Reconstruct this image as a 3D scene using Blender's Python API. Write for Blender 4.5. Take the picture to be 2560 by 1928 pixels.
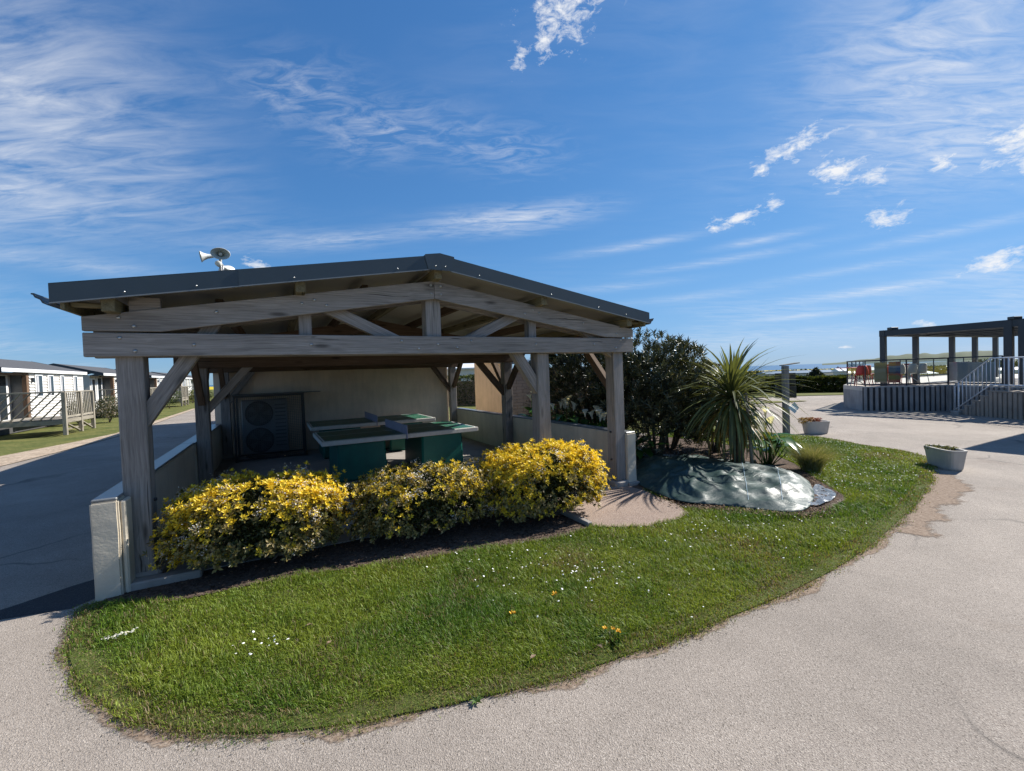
import bpy, bmesh, math, random
import numpy as np
from mathutils import Vector, Matrix, noise
from mathutils.geometry import delaunay_2d_cdt
R = math.radians
for o in list(bpy.data.objects): bpy.data.objects.remove(o)
SC = bpy.context.scene
COL = SC.collection
rng = np.random.default_rng(7); random.seed(7)

# ------------------------------------------------------------------ camera
EYE = 1.741
pit, rol = R(-1.474), R(-2.01)
fw = Vector((0, math.cos(pit), math.sin(pit))); rt = Vector((1, 0, 0)); up = rt.cross(fw)
rt, up = rt*math.cos(rol) + up*math.sin(rol), -rt*math.sin(rol) + up*math.cos(rol)
cd = bpy.data.cameras.new('camera'); cam = bpy.data.objects.new('camera', cd); COL.objects.link(cam)
cam.matrix_world = Matrix(((rt.x, up.x, -fw.x, 0), (rt.y, up.y, -fw.y, 0), (rt.z, up.z, -fw.z, EYE), (0, 0, 0, 1)))
cd.sensor_width = 36; cd.lens = 36*1088.665/2560; cd.clip_start = .05; cd.clip_end = 60000
SC.camera = cam

# ------------------------------------------------------------------ world, sun, exposure
SUN_EL, SUN_AZ = R(39.5), R(25.6)           # azimuth measured from +X towards +Y
sun_dir = Vector((math.cos(SUN_EL)*math.cos(SUN_AZ), math.cos(SUN_EL)*math.sin(SUN_AZ), math.sin(SUN_EL)))
SKY_STRENGTH, SUN_STRENGTH, EXPOSURE = 0.10, 5.0, 0.72
W = bpy.data.worlds.new('World'); SC.world = W; W.use_nodes = True
nt = W.node_tree; nt.nodes.clear()

class NB:
    """small node builder"""
    def __init__(s, tree): s.t = tree
    def n(s, typ, **kw):
        nd = s.t.nodes.new(typ)
        for k, v in kw.items():
            if k.startswith('i_'):
                key = k[2:]; key = int(key) if key.isdigit() else key.replace('_', ' ')
                s.set(nd.inputs[key], v)
            else: setattr(nd, k, v)
        return nd
    def set(s, inp, v):
        if isinstance(v, bpy.types.NodeSocket): s.t.links.new(v, inp)
        elif isinstance(v, bpy.types.Node): s.t.links.new(v.outputs[0], inp)
        else:
            if inp.type == 'RGBA' and len(v) == 3: v = (*v, 1)
            inp.default_value = v
    def m(s, op, a, b=None, c=None, clamp=False):
        nd = s.t.nodes.new('ShaderNodeMath'); nd.operation = op; nd.use_clamp = clamp
        s.set(nd.inputs[0], a)
        if b is not None: s.set(nd.inputs[1], b)
        if c is not None: s.set(nd.inputs[2], c)
        return nd.outputs[0]
    def vm(s, op, a, b=None):
        nd = s.t.nodes.new('ShaderNodeVectorMath'); nd.operation = op
        s.set(nd.inputs[0], a)
        if b is not None: s.set(nd.inputs[1], b)
        return nd.outputs[0]
    def mix(s, f, a, b, blend='MIX'):
        nd = s.t.nodes.new('ShaderNodeMix'); nd.data_type = 'RGBA'; nd.blend_type = blend
        s.set(nd.inputs[0], f); s.set(nd.inputs[6], a); s.set(nd.inputs[7], b)
        return nd.outputs[2]
    def ramp(s, f, stops, interp='LINEAR'):
        nd = s.t.nodes.new('ShaderNodeValToRGB'); s.set(nd.inputs[0], f); cr = nd.color_ramp; cr.interpolation = interp
        while len(cr.elements) < len(stops): cr.elements.new(.5)
        for e, (p, c) in zip(cr.elements, stops):
            e.position = p; e.color = (c, c, c, 1) if isinstance(c, (int, float)) else (*c, 1)
        return nd.outputs[0]
    def noise(s, vec, scale, detail=4, rough=.55, dist=0, out=0):
        nd = s.t.nodes.new('ShaderNodeTexNoise'); s.set(nd.inputs['Vector'], vec)
        s.set(nd.inputs['Scale'], scale); nd.inputs['Detail'].default_value = detail
        nd.inputs['Roughness'].default_value = rough; nd.inputs['Distortion'].default_value = dist
        return nd.outputs[out]
    def xyz(s, v):
        nd = s.t.nodes.new('ShaderNodeSeparateXYZ'); s.set(nd.inputs[0], v); return nd.outputs
    def comb(s, x, y, z):
        nd = s.t.nodes.new('ShaderNodeCombineXYZ'); s.set(nd.inputs[0], x); s.set(nd.inputs[1], y); s.set(nd.inputs[2], z); return nd.outputs[0]
    def scale(s, v, sx, sy, sz): return s.vm('MULTIPLY', v, (sx, sy, sz))

b = NB(nt)
sky = b.n('ShaderNodeTexSky', sky_type='NISHITA', sun_disc=False, sun_elevation=SUN_EL, sun_rotation=R(90)-SUN_AZ,
          altitude=20, air_density=1.0, dust_density=.15, ozone_density=2.2)
tc = b.n('ShaderNodeTexCoord').outputs['Generated']
dx, dy, dz = b.xyz(tc)
az = b.m('MULTIPLY', b.m('ARCTAN2', dx, dy), 180/math.pi)       # degrees, 0 = +Y, positive to the right
el = b.m('MULTIPLY', b.m('ARCSINE', dz), 180/math.pi)
den = b.m('ADD', b.m('MAXIMUM', dz, 0.0), .10)
plane = b.comb(b.m('DIVIDE', dx, den), b.m('DIVIDE', dy, den), 0.0)

def rotv(v, deg, sx, sy):
    nd = b.n('ShaderNodeMapping'); b.set(nd.inputs[0], v); nd.inputs['Rotation'].default_value = (0, 0, R(deg)); nd.inputs['Scale'].default_value = (sx, sy, 1)
    return nd.outputs[0]
aev = b.comb(az, el, 0.0)
def blob(a0, e0, wa, we, tilt=0, soft=1.0):
    k = 1.75/math.sqrt(soft)
    nd = b.n('ShaderNodeMapping', vector_type='TEXTURE'); b.set(nd.inputs[0], aev); nd.inputs['Location'].default_value = (a0, e0, 0)
    nd.inputs['Rotation'].default_value = (0, 0, R(tilt)); nd.inputs['Scale'].default_value = (wa*k, we*k, 1)
    g = b.n('ShaderNodeTexGradient', gradient_type='QUADRATIC_SPHERE'); b.set(g.inputs[0], nd.outputs[0])
    return b.m('SQRT', g.outputs['Fac']) if False else g.outputs['Fac']
# high cirrus: fine fibres over a broad patchy veil
fib = b.noise(rotv(plane, 22, 2.2, 7.5), 1.5, 6, .62, .55)
fib2 = b.noise(rotv(plane, -12, 2.6, 9.0), 1.9, 6, .64, .7)
veil = b.noise(plane, .55, 2, .5, .3)
wide = b.ramp(veil, [(.44, 0), (.68, 1)])
# generic cirrus, strengthened out of view to brighten and whiten the fill; thin across the clear middle
cir = b.m('MULTIPLY', b.ramp(fib, [(.36, 0), (.78, 1)]), b.m('MULTIPLY', wide, b.m('SUBTRACT', .8, b.m('MULTIPLY', blob(2, 22, 40, 26), 1.1))))
def addp(cur, mask, tex, amt): return b.m('ADD', cur, b.m('MULTIPLY', b.m('MULTIPLY', mask, tex), amt))
soft1 = b.ramp(fib, [(.30, 0), (.70, 1)]); soft2 = b.ramp(fib2, [(.30, 0), (.70, 1)])
crisp = b.ramp(b.noise(rotv(plane, 10, 3, 7), 2.4, 6, .66, .8), [(.42, 0), (.74, 1)])
cir = addp(cir, blob(-46, 25, 13, 8.5, 0), soft1, 1.15)
cir = addp(cir, blob(-47, 16, 10, 4, 0), soft1, .55)
cir = addp(cir, blob(-25, 31, 8, 3.2, 10), crisp, .75)
cir = addp(cir, blob(-15, 28.5, 9, 3.2, 8), crisp, .9)
cir = addp(cir, blob(0, 27, 9, 3, -6), crisp, .75)
cir = addp(cir, blob(1, 19.4, 11, 1.7, 3), soft2, 1.7)
cir = addp(cir, blob(-22, 16.5, 13, 1.1, 8), soft2, .8)
cir = addp(cir, blob(44, 27, 11, 8, 0), soft2, 1.25)
cir = addp(cir, blob(46, 19, 9, 5, 0), soft2, .9)
for (a0, e0, wa, we, tl, am) in [(16, 15.2, 9, .6, 3, .6), (30, 13.9, 5, .5, 2, .6), (26, 12.3, 11, .5, 2, .45), (45, 11.5, 8, .5, 2, .45), (40, 7.1, 8, .55, 2, .7), (33.6, 5.2, 5, .3, 1, .7), (38, 9.5, 10, .5, 2, .35), (14, 10.5, 9, .6, 1, .35), (30, 2.4, 14, .9, 0, .35), (-44, 11.5, 9, 1.0, -2, .4), (22, 8.5, 10, .5, 1, .35)]:
    cir = addp(cir, blob(a0, e0, wa, we, tl), b.m('ADD', b.m('MULTIPLY', soft2, .9), .15), am*1.35)
# small cumulus tufts
pn = b.noise(b.comb(b.m('MULTIPLY', az, .22), b.m('MULTIPLY', el, .42), 3.1), 3.0, 7, .68, .35)
cum = None
for (a0, e0, wa, we, tl) in [(8.0, 39.0, 3.6, 2.2, 5), (5.6, 36.6, 1.2, 1.4, 0), (2.8, 35.5, 1.3, .7, 35), (33.2, 22.2, 2.4, .75, 10), (34.6, 23.3, .9, .5, 20), (30.4, 20.9, .7, .5, 0), (37.0, 19.2, 1.8, .9, 2), (38.6, 18.0, 2.0, .7, -4), (27.8, 16.5, 2.6, .6, 3), (25.2, 16.0, .7, .4, 0), (31.2, 17.5, .8, .45, 0), (41.0, 13.8, 1.4, .8, 0), (49.6, 17.8, 1.8, 1.4, 20), (50.2, 15.8, 1.2, .7, 30), (44.9, 17.6, .8, .5, 10), (48.4, 8.3, 1.7, .7, 14), (43.6, 3.4, .8, .25, 0), (46.6, 2.5, 1.1, .35, 0), (-29.3, 12.9, 1.7, .6, -18), (37.2, 1.6, .6, .14, 0)]:
    bl = blob(a0, e0, wa*1.6, we*1.75, tl, .75)
    cum = bl if cum is None else b.m('MAXIMUM', cum, bl)
cumf = b.ramp(b.m('ADD', b.m('MULTIPLY', cum, .62), b.m('MULTIPLY', b.m('SUBTRACT', pn, .5), 1.5)), [(.27, 0), (.68, 1)])
cumf = b.m('MULTIPLY', cumf, b.ramp(cum, [(.03, 0), (.25, 1)]))
cov = b.m('ADD', b.m('MULTIPLY', cir, .62), b.m('MULTIPLY', cumf, .95), clamp=True)
cov = b.m('MULTIPLY', cov, b.ramp(dz, [(0.0, .0), (.03, 1)]))
# camera-like response of the clear sky: gentle roll-off towards the bright horizon, same in every direction
G = 1/(SKY_STRENGTH*2**EXPOSURE)
sr = b.n('ShaderNodeVectorMath', operation='DIVIDE'); b.set(sr.inputs[0], sky); 
b.set(sr.inputs[1], b.vm('ADD', b.vm('MULTIPLY', sky.outputs[0], (1/16.5, 1/7.3, 1/6.9)), (1, 1, 1)))
skc = b.vm('MULTIPLY', sr.outputs[0], (.064*G, .139*G, .224*G))
final = b.mix(cov, skc, (.90*G, .92*G, .955*G))
bg = b.n('ShaderNodeBackground'); b.set(bg.inputs[0], final); bg.inputs[1].default_value = SKY_STRENGTH
b.n('ShaderNodeOutputWorld', i_0=bg)

sl = bpy.data.lights.new('sun', 'SUN'); sl.energy = SUN_STRENGTH; sl.angle = R(.53); sl.color = (1, .955, .88)
so = bpy.data.objects.new('sun', sl); COL.objects.link(so); so.location = (30, 20, 30)
so.rotation_euler = (-sun_dir).to_track_quat('-Z', 'Y').to_euler()
SC.view_settings.view_transform = 'Standard'; SC.view_settings.look = 'None'
SC.view_settings.exposure = EXPOSURE; SC.view_settings.gamma = 1; SC.view_settings.use_curve_mapping = False
SC.cycles.max_bounces = 5; SC.cycles.transparent_max_bounces = 12; SC.cycles.caustics_reflective = False; SC.cycles.caustics_refractive = False

# ------------------------------------------------------------------ helpers
I4 = Matrix.Identity(4)
LOC = {}
def H(x, y):
    d = (x*.8 + y*.6 - 13)/2
    s = 2*(d if d > 30 else math.log1p(math.exp(d)))
    e = (x*.8 + y*.6 - 42)/4; s2 = 4*(e if e > 30 else math.log1p(math.exp(e)))
    return -1.9*(1 - math.exp(-.020*s/1.9)) - 2.6*(1 - math.exp(-.032*s2/2.6))
A = R(28.172); EU = Vector((math.cos(A), math.sin(A), 0)); EV = Vector((-math.sin(A), math.cos(A), 0)); O0 = Vector((-3.38, 3.703, 0))
MS = Matrix(((EU.x, EV.x, 0, O0.x), (EU.y, EV.y, 0, O0.y), (0, 0, 1, 0), (0, 0, 0, 1)))
def S(u, v, z=0): return O0 + EU*u + EV*v + Vector((0, 0, z))
def SM(u, v, z=0, rz=0): return Matrix.Translation(S(u, v, z)) @ Matrix.Rotation(A + rz, 4, 'Z')
def TM(x, y, z=0, rz=0): return Matrix.Translation((x, y, z)) @ Matrix.Rotation(rz, 4, 'Z')

def tag(o, label=None, cat=None, group=None, kind=None):
    if label: o['label'] = label
    if cat: o['category'] = cat
    if group: o['group'] = group
    if kind: o['kind'] = kind
    return o
def thing(name, M, label, cat, group=None):
    o = bpy.data.objects.new(name, None); COL.objects.link(o); o.matrix_world = M; o.empty_display_size = .1
    LOC[o] = I4.copy()
    return tag(o, label, cat, group)
def link(name, me, parent=None, M=None):
    o = bpy.data.objects.new(name, me); COL.objects.link(o); M = M or I4
    if parent is not None:
        o.parent = parent; o.matrix_basis = LOC[parent].inverted() @ M; LOC[o] = M.copy()
    else:
        o.matrix_world = M; LOC[o] = I4.copy()
    return o
def mk(name, verts, faces, mat, smooth=False):
    me = bpy.data.meshes.new(name); me.from_pydata([tuple(v) for v in verts], [], faces); me.update()
    if mat: me.materials.append(mat)
    if smooth: me.polygons.foreach_set('use_smooth', [True]*len(me.polygons))
    return me
BOXC = {}
def boxmesh(l, w, h, bev, mat):
    key = (round(l, 4), round(w, 4), round(h, 4), round(bev, 4), mat.name)
    if key in BOXC: return BOXC[key]
    bm = bmesh.new(); bmesh.ops.create_cube(bm, size=1)
    bmesh.ops.scale(bm, vec=(l, w, h), verts=bm.verts)
    if bev > 0: bmesh.ops.bevel(bm, geom=list(bm.edges), offset=min(bev, l*.3, w*.3, h*.3), segments=1, affect='EDGES')
    me = bpy.data.meshes.new('box'); bm.to_mesh(me); bm.free(); me.materials.append(mat)
    BOXC[key] = me; return me
def axes(p0, p1, upv=(0, 0, 1)):
    p0, p1 = Vector(p0), Vector(p1); x = (p1 - p0).normalized(); u = Vector(upv)
    if abs(x.dot(u)) > .999: u = Vector((0, 1, 0))
    y = u.cross(x).normalized(); z = x.cross(y); c = (p0 + p1)/2
    return Matrix(((x.x, y.x, z.x, c.x), (x.y, y.y, z.y, c.y), (x.z, y.z, z.z, c.z), (0, 0, 0, 1))), (p1 - p0).length
def beam(name, parent, mat, p0, p1, w, h, upv=(0, 0, 1), bev=.005):
    M, l = axes(p0, p1, upv); return link(name, boxmesh(l, w, h, bev, mat), parent, M)
def box(name, parent, mat, x0, x1, y0, y1, z0, z1, bev=.004):
    dx_, dy_, dz_ = x1-x0, y1-y0, z1-z0; c = ((x0+x1)/2, (y0+y1)/2, (z0+z1)/2)
    if dx_ >= dy_ and dx_ >= dz_: return link(name, boxmesh(dx_, dy_, dz_, bev, mat), parent, Matrix.Translation(c))
    if dy_ >= dz_: return link(name, boxmesh(dy_, dx_, dz_, bev, mat), parent, Matrix.Translation(c) @ Matrix.Rotation(R(90), 4, 'Z'))
    return link(name, boxmesh(dz_, dy_, dx_, bev, mat), parent, Matrix.Translation(c) @ Matrix.Rotation(R(-90), 4, 'Y'))
def extr(name, parent, mat, pts, vec, M=None, bev=0):
    """prism: planar polygon extruded along vec; origin at its centroid"""
    pts = [Vector(p) for p in pts]; c = sum(pts, Vector())/len(pts); n = len(pts); vec = Vector(vec)
    vs = [p - c for p in pts] + [p - c + vec for p in pts]
    fs = [tuple(range(n))[::-1], tuple(range(n, 2*n))] + [(i, (i+1) % n, n+(i+1) % n, n+i) for i in range(n)]
    me = mk(name, vs, fs, mat)
    bm = bmesh.new(); bm.from_mesh(me); bmesh.ops.recalc_face_normals(bm, faces=bm.faces)
    if bev: bmesh.ops.bevel(bm, geom=list(bm.edges), offset=bev, segments=1, affect='EDGES')
    bm.to_mesh(me); bm.free()
    return link(name, me, parent, (M or I4) @ Matrix.Translation(c))
def tubemesh(name, pts, rads, mat, seg=8, caps=True):
    pts = [Vector(p) for p in pts]; n = len(pts); vs = []; fs = []
    if not hasattr(rads, '__len__'): rads = [rads]*n
    ref = Vector((0, 0, 1))
    for i, p in enumerate(pts):
        t = (pts[min(i+1, n-1)] - pts[max(i-1, 0)]).normalized()
        a = t.cross(ref); a = t.cross(Vector((0, 1, 0))) if a.length < .1 else a
        a.normalize(); c = t.cross(a)
        for k in range(seg):
            th = 2*math.pi*k/seg; vs.append(p + (a*math.cos(th) + c*math.sin(th))*rads[i])
    for i in range(n-1):
        for k in range(seg):
            k2 = (k+1) % seg; fs.append((i*seg+k, i*seg+k2, (i+1)*seg+k2, (i+1)*seg+k))
    if caps: fs += [tuple(range(seg))[::-1], tuple(range((n-1)*seg, n*seg))]
    return mk(name, vs, fs, mat, True)
def tube(name, parent, mat, pts, rads, seg=8): return link(name, tubemesh(name, pts, rads, mat, seg), parent)
def lathe(name, parent, mat, prof, M=None, seg=20, sy=1.0, smooth=True):
    vs = []; fs = []
    for r, z in prof:
        for k in range(seg):
            t = 2*math.pi*k/seg; vs.append((r*math.cos(t), r*math.sin(t)*sy, z))
    for i in range(len(prof)-1):
        for k in range(seg):
            k2 = (k+1) % seg; fs.append((i*seg+k, i*seg+k2, (i+1)*seg+k2, (i+1)*seg+k))
    return link(name, mk(name, vs, fs, mat, smooth), parent, M)
def npmesh(name, V, F, mat, col=None, smooth=False):
    """V (n,3), F (m,k) numpy; col (n,3) vertex colours"""
    me = bpy.data.meshes.new(name); V = np.ascontiguousarray(V, dtype=np.float32); F = np.ascontiguousarray(F, dtype=np.int32)
    me.vertices.add(len(V)); me.vertices.foreach_set('co', V.ravel())
    m, k = F.shape; me.loops.add(m*k); me.loops.foreach_set('vertex_index', F.ravel())
    me.polygons.add(m); me.polygons.foreach_set('loop_start', np.arange(0, m*k, k, dtype=np.int32))
    if smooth: me.polygons.foreach_set('use_smooth', np.ones(m, dtype=bool))
    me.update(calc_edges=True)
    if col is not None:
        at = me.color_attributes.new('col', 'FLOAT_COLOR', 'POINT')
        at.data.foreach_set('color', np.concatenate([col, np.ones((len(col), 1))], 1).astype(np.float32).ravel())
    me.materials.append(mat); return me
def unit(v): return v/np.maximum(np.linalg.norm(v, axis=1, keepdims=True), 1e-9)
def leaves(P, D, N, Lg, Wd, bend=.25, fold=.18):
    """diamond leaves folded along the midrib: base, left, right, tip"""
    D = unit(D); Sd = unit(np.cross(D, N)); N = np.cross(Sd, D); Lg = Lg[:, None]; Wd = Wd[:, None]
    mid = P + D*Lg*.5
    v = np.stack([P, mid + Sd*Wd*.5 + N*Wd*fold, P + D*Lg - N*Lg*bend, mid - Sd*Wd*.5 + N*Wd*fold], 1).reshape(-1, 3)
    k = np.arange(len(P))[:, None]*4
    return v, np.concatenate([k + np.array([[0, 1, 2]]), k + np.array([[0, 2, 3]])], 0)
def rdir(n): return unit(rng.normal(size=(n, 3)))
def inpoly(x, y, poly):
    p = np.asarray(poly); res = np.zeros(len(x), bool); j = len(p)-1
    for i in range(len(p)):
        c = ((p[i, 1] > y) != (p[j, 1] > y)) & (x < (p[j, 0]-p[i, 0])*(y-p[i, 1])/(p[j, 1]-p[i, 1]+1e-12) + p[i, 0]); res ^= c; j = i
    return res
def smoothpoly(pts, n=3):
    """Chaikin"""
    p = [Vector(q).to_2d() for q in pts]
    for _ in range(n):
        q = []
        for i in range(len(p)):
            a_, c_ = p[i], p[(i+1) % len(p)]; q += [a_*.75 + c_*.25, a_*.25 + c_*.75]
        p = q
    return [(v.x, v.y) for v in p]
def edist(x, y, poly):
    p = np.asarray(poly); q_ = np.roll(p, -1, 0); d_ = q_-p; X = np.asarray(x)[:, None]; Y = np.asarray(y)[:, None]
    t = np.clip(((X-p[:, 0])*d_[:, 0] + (Y-p[:, 1])*d_[:, 1])/((d_**2).sum(1)+1e-12), 0, 1)
    return np.sqrt(((X-p[:, 0]-t*d_[:, 0])**2 + (Y-p[:, 1]-t*d_[:, 1])**2)).min(1)
def sheet(name, poly, zfun, mat, step, jitter=.35, kind='structure', smooth=True, fade=0, band=None):
    P = [Vector(q) for q in poly]; xs = [p.x for p in P]; ys = [p.y for p in P]
    gx = np.arange(min(xs), max(xs), step); gy = np.arange(min(ys), max(ys), step)
    X, Y = np.meshgrid(gx, gy); X = X.ravel() + rng.uniform(-jitter, jitter, X.size)*step; Y = Y.ravel() + rng.uniform(-jitter, jitter, Y.size)*step
    k = inpoly(X, Y, poly)
    if band:
        X, Y = X[k], Y[k]; k = edist(X, Y, poly) < band
    pts = P + [Vector((x, y)) for x, y in zip(X[k], Y[k])]
    n = len(P); vo, _, fo, _, _, _ = delaunay_2d_cdt(pts, [(i, (i+1) % n) for i in range(n)], [list(range(n))], 1, 1e-5)
    me = mk(name, [(v.x, v.y, zfun(v.x, v.y)) for v in vo], fo, mat, smooth)
    if fade:
        f_ = np.clip(edist([v.x for v in vo], [v.y for v in vo], poly)/fade, 0, 1); at = me.attributes.new('fade', 'FLOAT', 'POINT'); at.data.foreach_set('value', f_.astype(np.float32))
    o = link(name, me)
    if kind: o['kind'] = kind
    return o
def pn2(x, y, s, k=0): return noise.noise(Vector((x*s, y*s, k)))

_perm = np.random.default_rng(3).random((256, 256))
def vn(x, y, s, k=0):
    """vectorised value noise in -1..1"""
    X = np.asarray(x)*s + k*17.3; Y = np.asarray(y)*s + k*7.7; xi = np.floor(X).astype(int); yi = np.floor(Y).astype(int); fx = X-xi; fy = Y-yi
    fx = fx*fx*(3-2*fx); fy = fy*fy*(3-2*fy); g = lambda a_, c_: _perm[a_ & 255, c_ & 255]
    return 2*((g(xi, yi)*(1-fx)+g(xi+1, yi)*fx)*(1-fy) + (g(xi, yi+1)*(1-fx)+g(xi+1, yi+1)*fx)*fy)-1
# ------------------------------------------------------------------ materials
def newmat(name):
    m = bpy.data.materials.new(name); m.use_nodes = True; t = m.node_tree; t.nodes.clear(); q = NB(t)
    bs = q.n('ShaderNodeBsdfPrincipled'); out = q.n('ShaderNodeOutputMaterial'); q.set(out.inputs[0], bs.outputs[0])
    return m, q, bs, out
def obco(q, off=True):
    c = q.n('ShaderNodeTexCoord').outputs['Object']
    if off:
        rd = q.n('ShaderNodeObjectInfo').outputs['Random']
        c = q.vm('ADD', c, q.comb(q.m('MULTIPLY', rd, 37.0), q.m('MULTIPLY', rd, 11.0), q.m('MULTIPLY', rd, 23.0)))
    return c
def geo(q): return q.n('ShaderNodeNewGeometry').outputs['Position']
def bump(q, bs, h, strength=.3, dist=.01):
    bp = q.n('ShaderNodeBump'); bp.inputs['Strength'].default_value = strength; bp.inputs['Distance'].default_value = dist
    q.set(bp.inputs['Height'], h); q.set(bs.inputs['Normal'], bp.outputs[0])
def plain(name, col, rough=.6, var=.12, scale=6, metal=0, bmp=0, spec=.5, world=False):
    m, q, bs, _ = newmat(name); c = geo(q) if world else obco(q)
    n1 = q.noise(c, scale, 5, .6)
    f = q.ramp(n1, [(.3, 1-var), (.7, 1+var)])
    q.set(bs.inputs['Base Color'], q.mix(1.0, col, f, 'MULTIPLY')); bs.inputs['Roughness'].default_value = rough
    bs.inputs['Metallic'].default_value = metal; bs.inputs['Specular IOR Level'].default_value = spec
    if bmp: bump(q, bs, q.noise(c, scale*6, 4), bmp, .005)
    return m
def wood(name, c0, c1, c2, rough=.82, tint=.12):
    m, q, bs, _ = newmat(name); c = obco(q)
    warp = q.vm('ADD', c, q.vm('MULTIPLY', q.noise(c, 1.3, 2, out=1), (.06, .06, .06)))
    g1 = q.noise(q.scale(warp, .9, 26, 26), 1.0, 7, .68, .6)
    g2 = q.noise(q.scale(warp, 2.2, 95, 95), 1.0, 4, .6, .2)
    big = q.noise(q.scale(c, .8, 3.5, 3.5), 1.0, 4, .6)
    col = q.ramp(g1, [(.28, c0), (.5, c1), (.74, c2)])
    col = q.mix(.55, col, q.ramp(g2, [(.3, c0), (.65, c2)]), 'MIX')
    col = q.mix(1.0, col, q.ramp(big, [(.25, .72), (.75, 1.25)]), 'MULTIPLY')
    # knots and drying cracks
    vo = q.n('ShaderNodeTexVoronoi'); q.set(vo.inputs['Vector'], q.scale(c, 1.7, 7, 7)); vo.inputs['Scale'].default_value = 1.0
    kn = q.ramp(vo.outputs['Distance'], [(.07, .38), (.19, 1)])
    col = q.mix(1.0, col, kn, 'MULTIPLY')
    cr = q.noise(q.scale(warp, .55, 34, 34), 1.0, 3, .5, .3)
    crk = q.ramp(cr, [(.31, .35), (.35, 1)])
    col = q.mix(1.0, col, crk, 'MULTIPLY')
    rd = q.n('ShaderNodeObjectInfo').outputs['Random']
    col = q.mix(1.0, col, q.ramp(rd, [(0, 1-tint), (1, 1+tint)]), 'MULTIPLY')
    q.set(bs.inputs['Base Color'], col); bs.inputs['Roughness'].default_value = rough; bs.inputs['Specular IOR Level'].default_value = .25
    bump(q, bs, q.m('ADD', q.m('MULTIPLY', g2, .5), q.m('MULTIPLY', crk, .8)), .5, .004)
    return m
M = {}
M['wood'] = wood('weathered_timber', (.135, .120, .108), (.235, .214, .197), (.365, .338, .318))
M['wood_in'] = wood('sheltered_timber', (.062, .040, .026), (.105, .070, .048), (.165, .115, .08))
M['wood_deck'] = wood('deck_timber', (.16, .14, .11), (.27, .24, .19), (.37, .335, .275))
M['wood_stain'] = wood('stained_timber', (.10, .058, .035), (.16, .098, .062), (.23, .15, .1))
M['purlin'] = wood('treated_timber', (.10, .085, .045), (.17, .145, .085), (.25, .22, .14))

def rend(name, col, stain=.25, gl=.7, cracks=True):
    m, q, bs, _ = newmat(name); c = geo(q)
    n1 = q.noise(c, 1.4, 6, .6); n2 = q.noise(q.scale(c, 5, 5, 1.1), 1.6, 6, .65); n3 = q.noise(c, 45, 4, .6)
    f = q.mix(1.0, q.ramp(n1, [(.3, 1-stain*.7), (.65, 1.04)]), q.ramp(n2, [(.3, 1-stain*.5), (.6, 1.02)]), 'MULTIPLY')
    q.set(bs.inputs['Base Color'], q.mix(1.0, col, f, 'MULTIPLY')); bs.inputs['Roughness'].default_value = gl
    bump(q, bs, q.m('ADD', q.m('MULTIPLY', n3, .35), q.noise(q.scale(c, 7, 7, 14), 1.0, 3)), .35, .012); return m
M['render'] = rend('cream_render', (.60, .53, .42))
M['render_lifted'] = rend('brightened_back_render', (.74, .60, .47))  # back wall colour raised to lift the shade inside the shelter
M['render2'] = rend('beige_render', (.60, .43, .295))
M['coping'] = rend('painted_coping', (.17, .18, .19), .25, .30)
M['conc'] = rend('concrete', (.33, .30, .27), .4, .85)
def tarmac(name, c0, c1, c2, s=1.0, stains=True):
    m, q, bs, _ = newmat(name); c = geo(q)
    v = q.n('ShaderNodeTexVoronoi'); q.set(v.inputs['Vector'], c); v.inputs['Scale'].default_value = 170*s
    v2 = q.n('ShaderNodeTexVoronoi'); q.set(v2.inputs['Vector'], c); v2.inputs['Scale'].default_value = 240*s; v2.feature = 'DISTANCE_TO_EDGE'
    chip = q.ramp(q.xyz(v.outputs['Color'])[0], [(0, c0), (.18, c1), (.75, c1), (1, c2)])
    pits = q.ramp(q.noise(c, 120*s, 3, .6), [(.34, .62), (.46, 1)])
    gap = q.ramp(v2.outputs['Distance'], [(.0, .82), (.12, 1)])
    big = q.noise(c, .5, 6, .62, .4); mid = q.noise(c, 3.1, 5, .6)
    col = q.mix(1.0, chip, q.ramp(big, [(.28, .77), (.72, 1.12)]), 'MULTIPLY')
    col = q.mix(1.0, col, q.ramp(mid, [(.3, .93), (.7, 1.05)]), 'MULTIPLY')
    col = q.mix(1.0, col, pits, 'MULTIPLY'); col = q.mix(1.0, col, gap, 'MULTIPLY')
    if stains:
        wv = q.vm('ADD', c, q.vm('MULTIPLY', q.noise(c, .8, 3, out=1), (1.6, 1.6, 0)))
        cv = q.n('ShaderNodeTexVoronoi'); cv.feature = 'DISTANCE_TO_EDGE'; q.set(cv.inputs['Vector'], wv); cv.inputs['Scale'].default_value = .33
        crack = q.m('MULTIPLY', q.ramp(cv.outputs['Distance'], [(.0, 1), (.011, 0)]), q.ramp(q.noise(c, .45, 2), [(.48, 0), (.58, .7)]))
        col = q.mix(crack, col, (.10, .09, .08))
        dirt = q.ramp(q.noise(c, .9, 7, .7, .6), [(.58, 0), (.75, .5)])
        col = q.mix(dirt, col, (.20, .15, .115))
    q.set(bs.inputs['Base Color'], col); bs.inputs['Roughness'].default_value = .88; bs.inputs['Specular IOR Level'].default_value = .25
    bump(q, bs, q.m('ADD', q.m('MULTIPLY', pits, .7), v.outputs['Distance']), .55, .006); return m
M['road'] = tarmac('tan_tarmac', (.19, .162, .135), (.335, .288, .245), (.46, .405, .35))
M['patch'] = tarmac('asphalt_patch', (.02, .021, .025), (.045, .047, .053), (.085, .085, .09), .9, False)
M['path'] = tarmac('pink_aggregate', (.17, .12, .095), (.34, .255, .205), (.48, .39, .33), .8, False)
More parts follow.
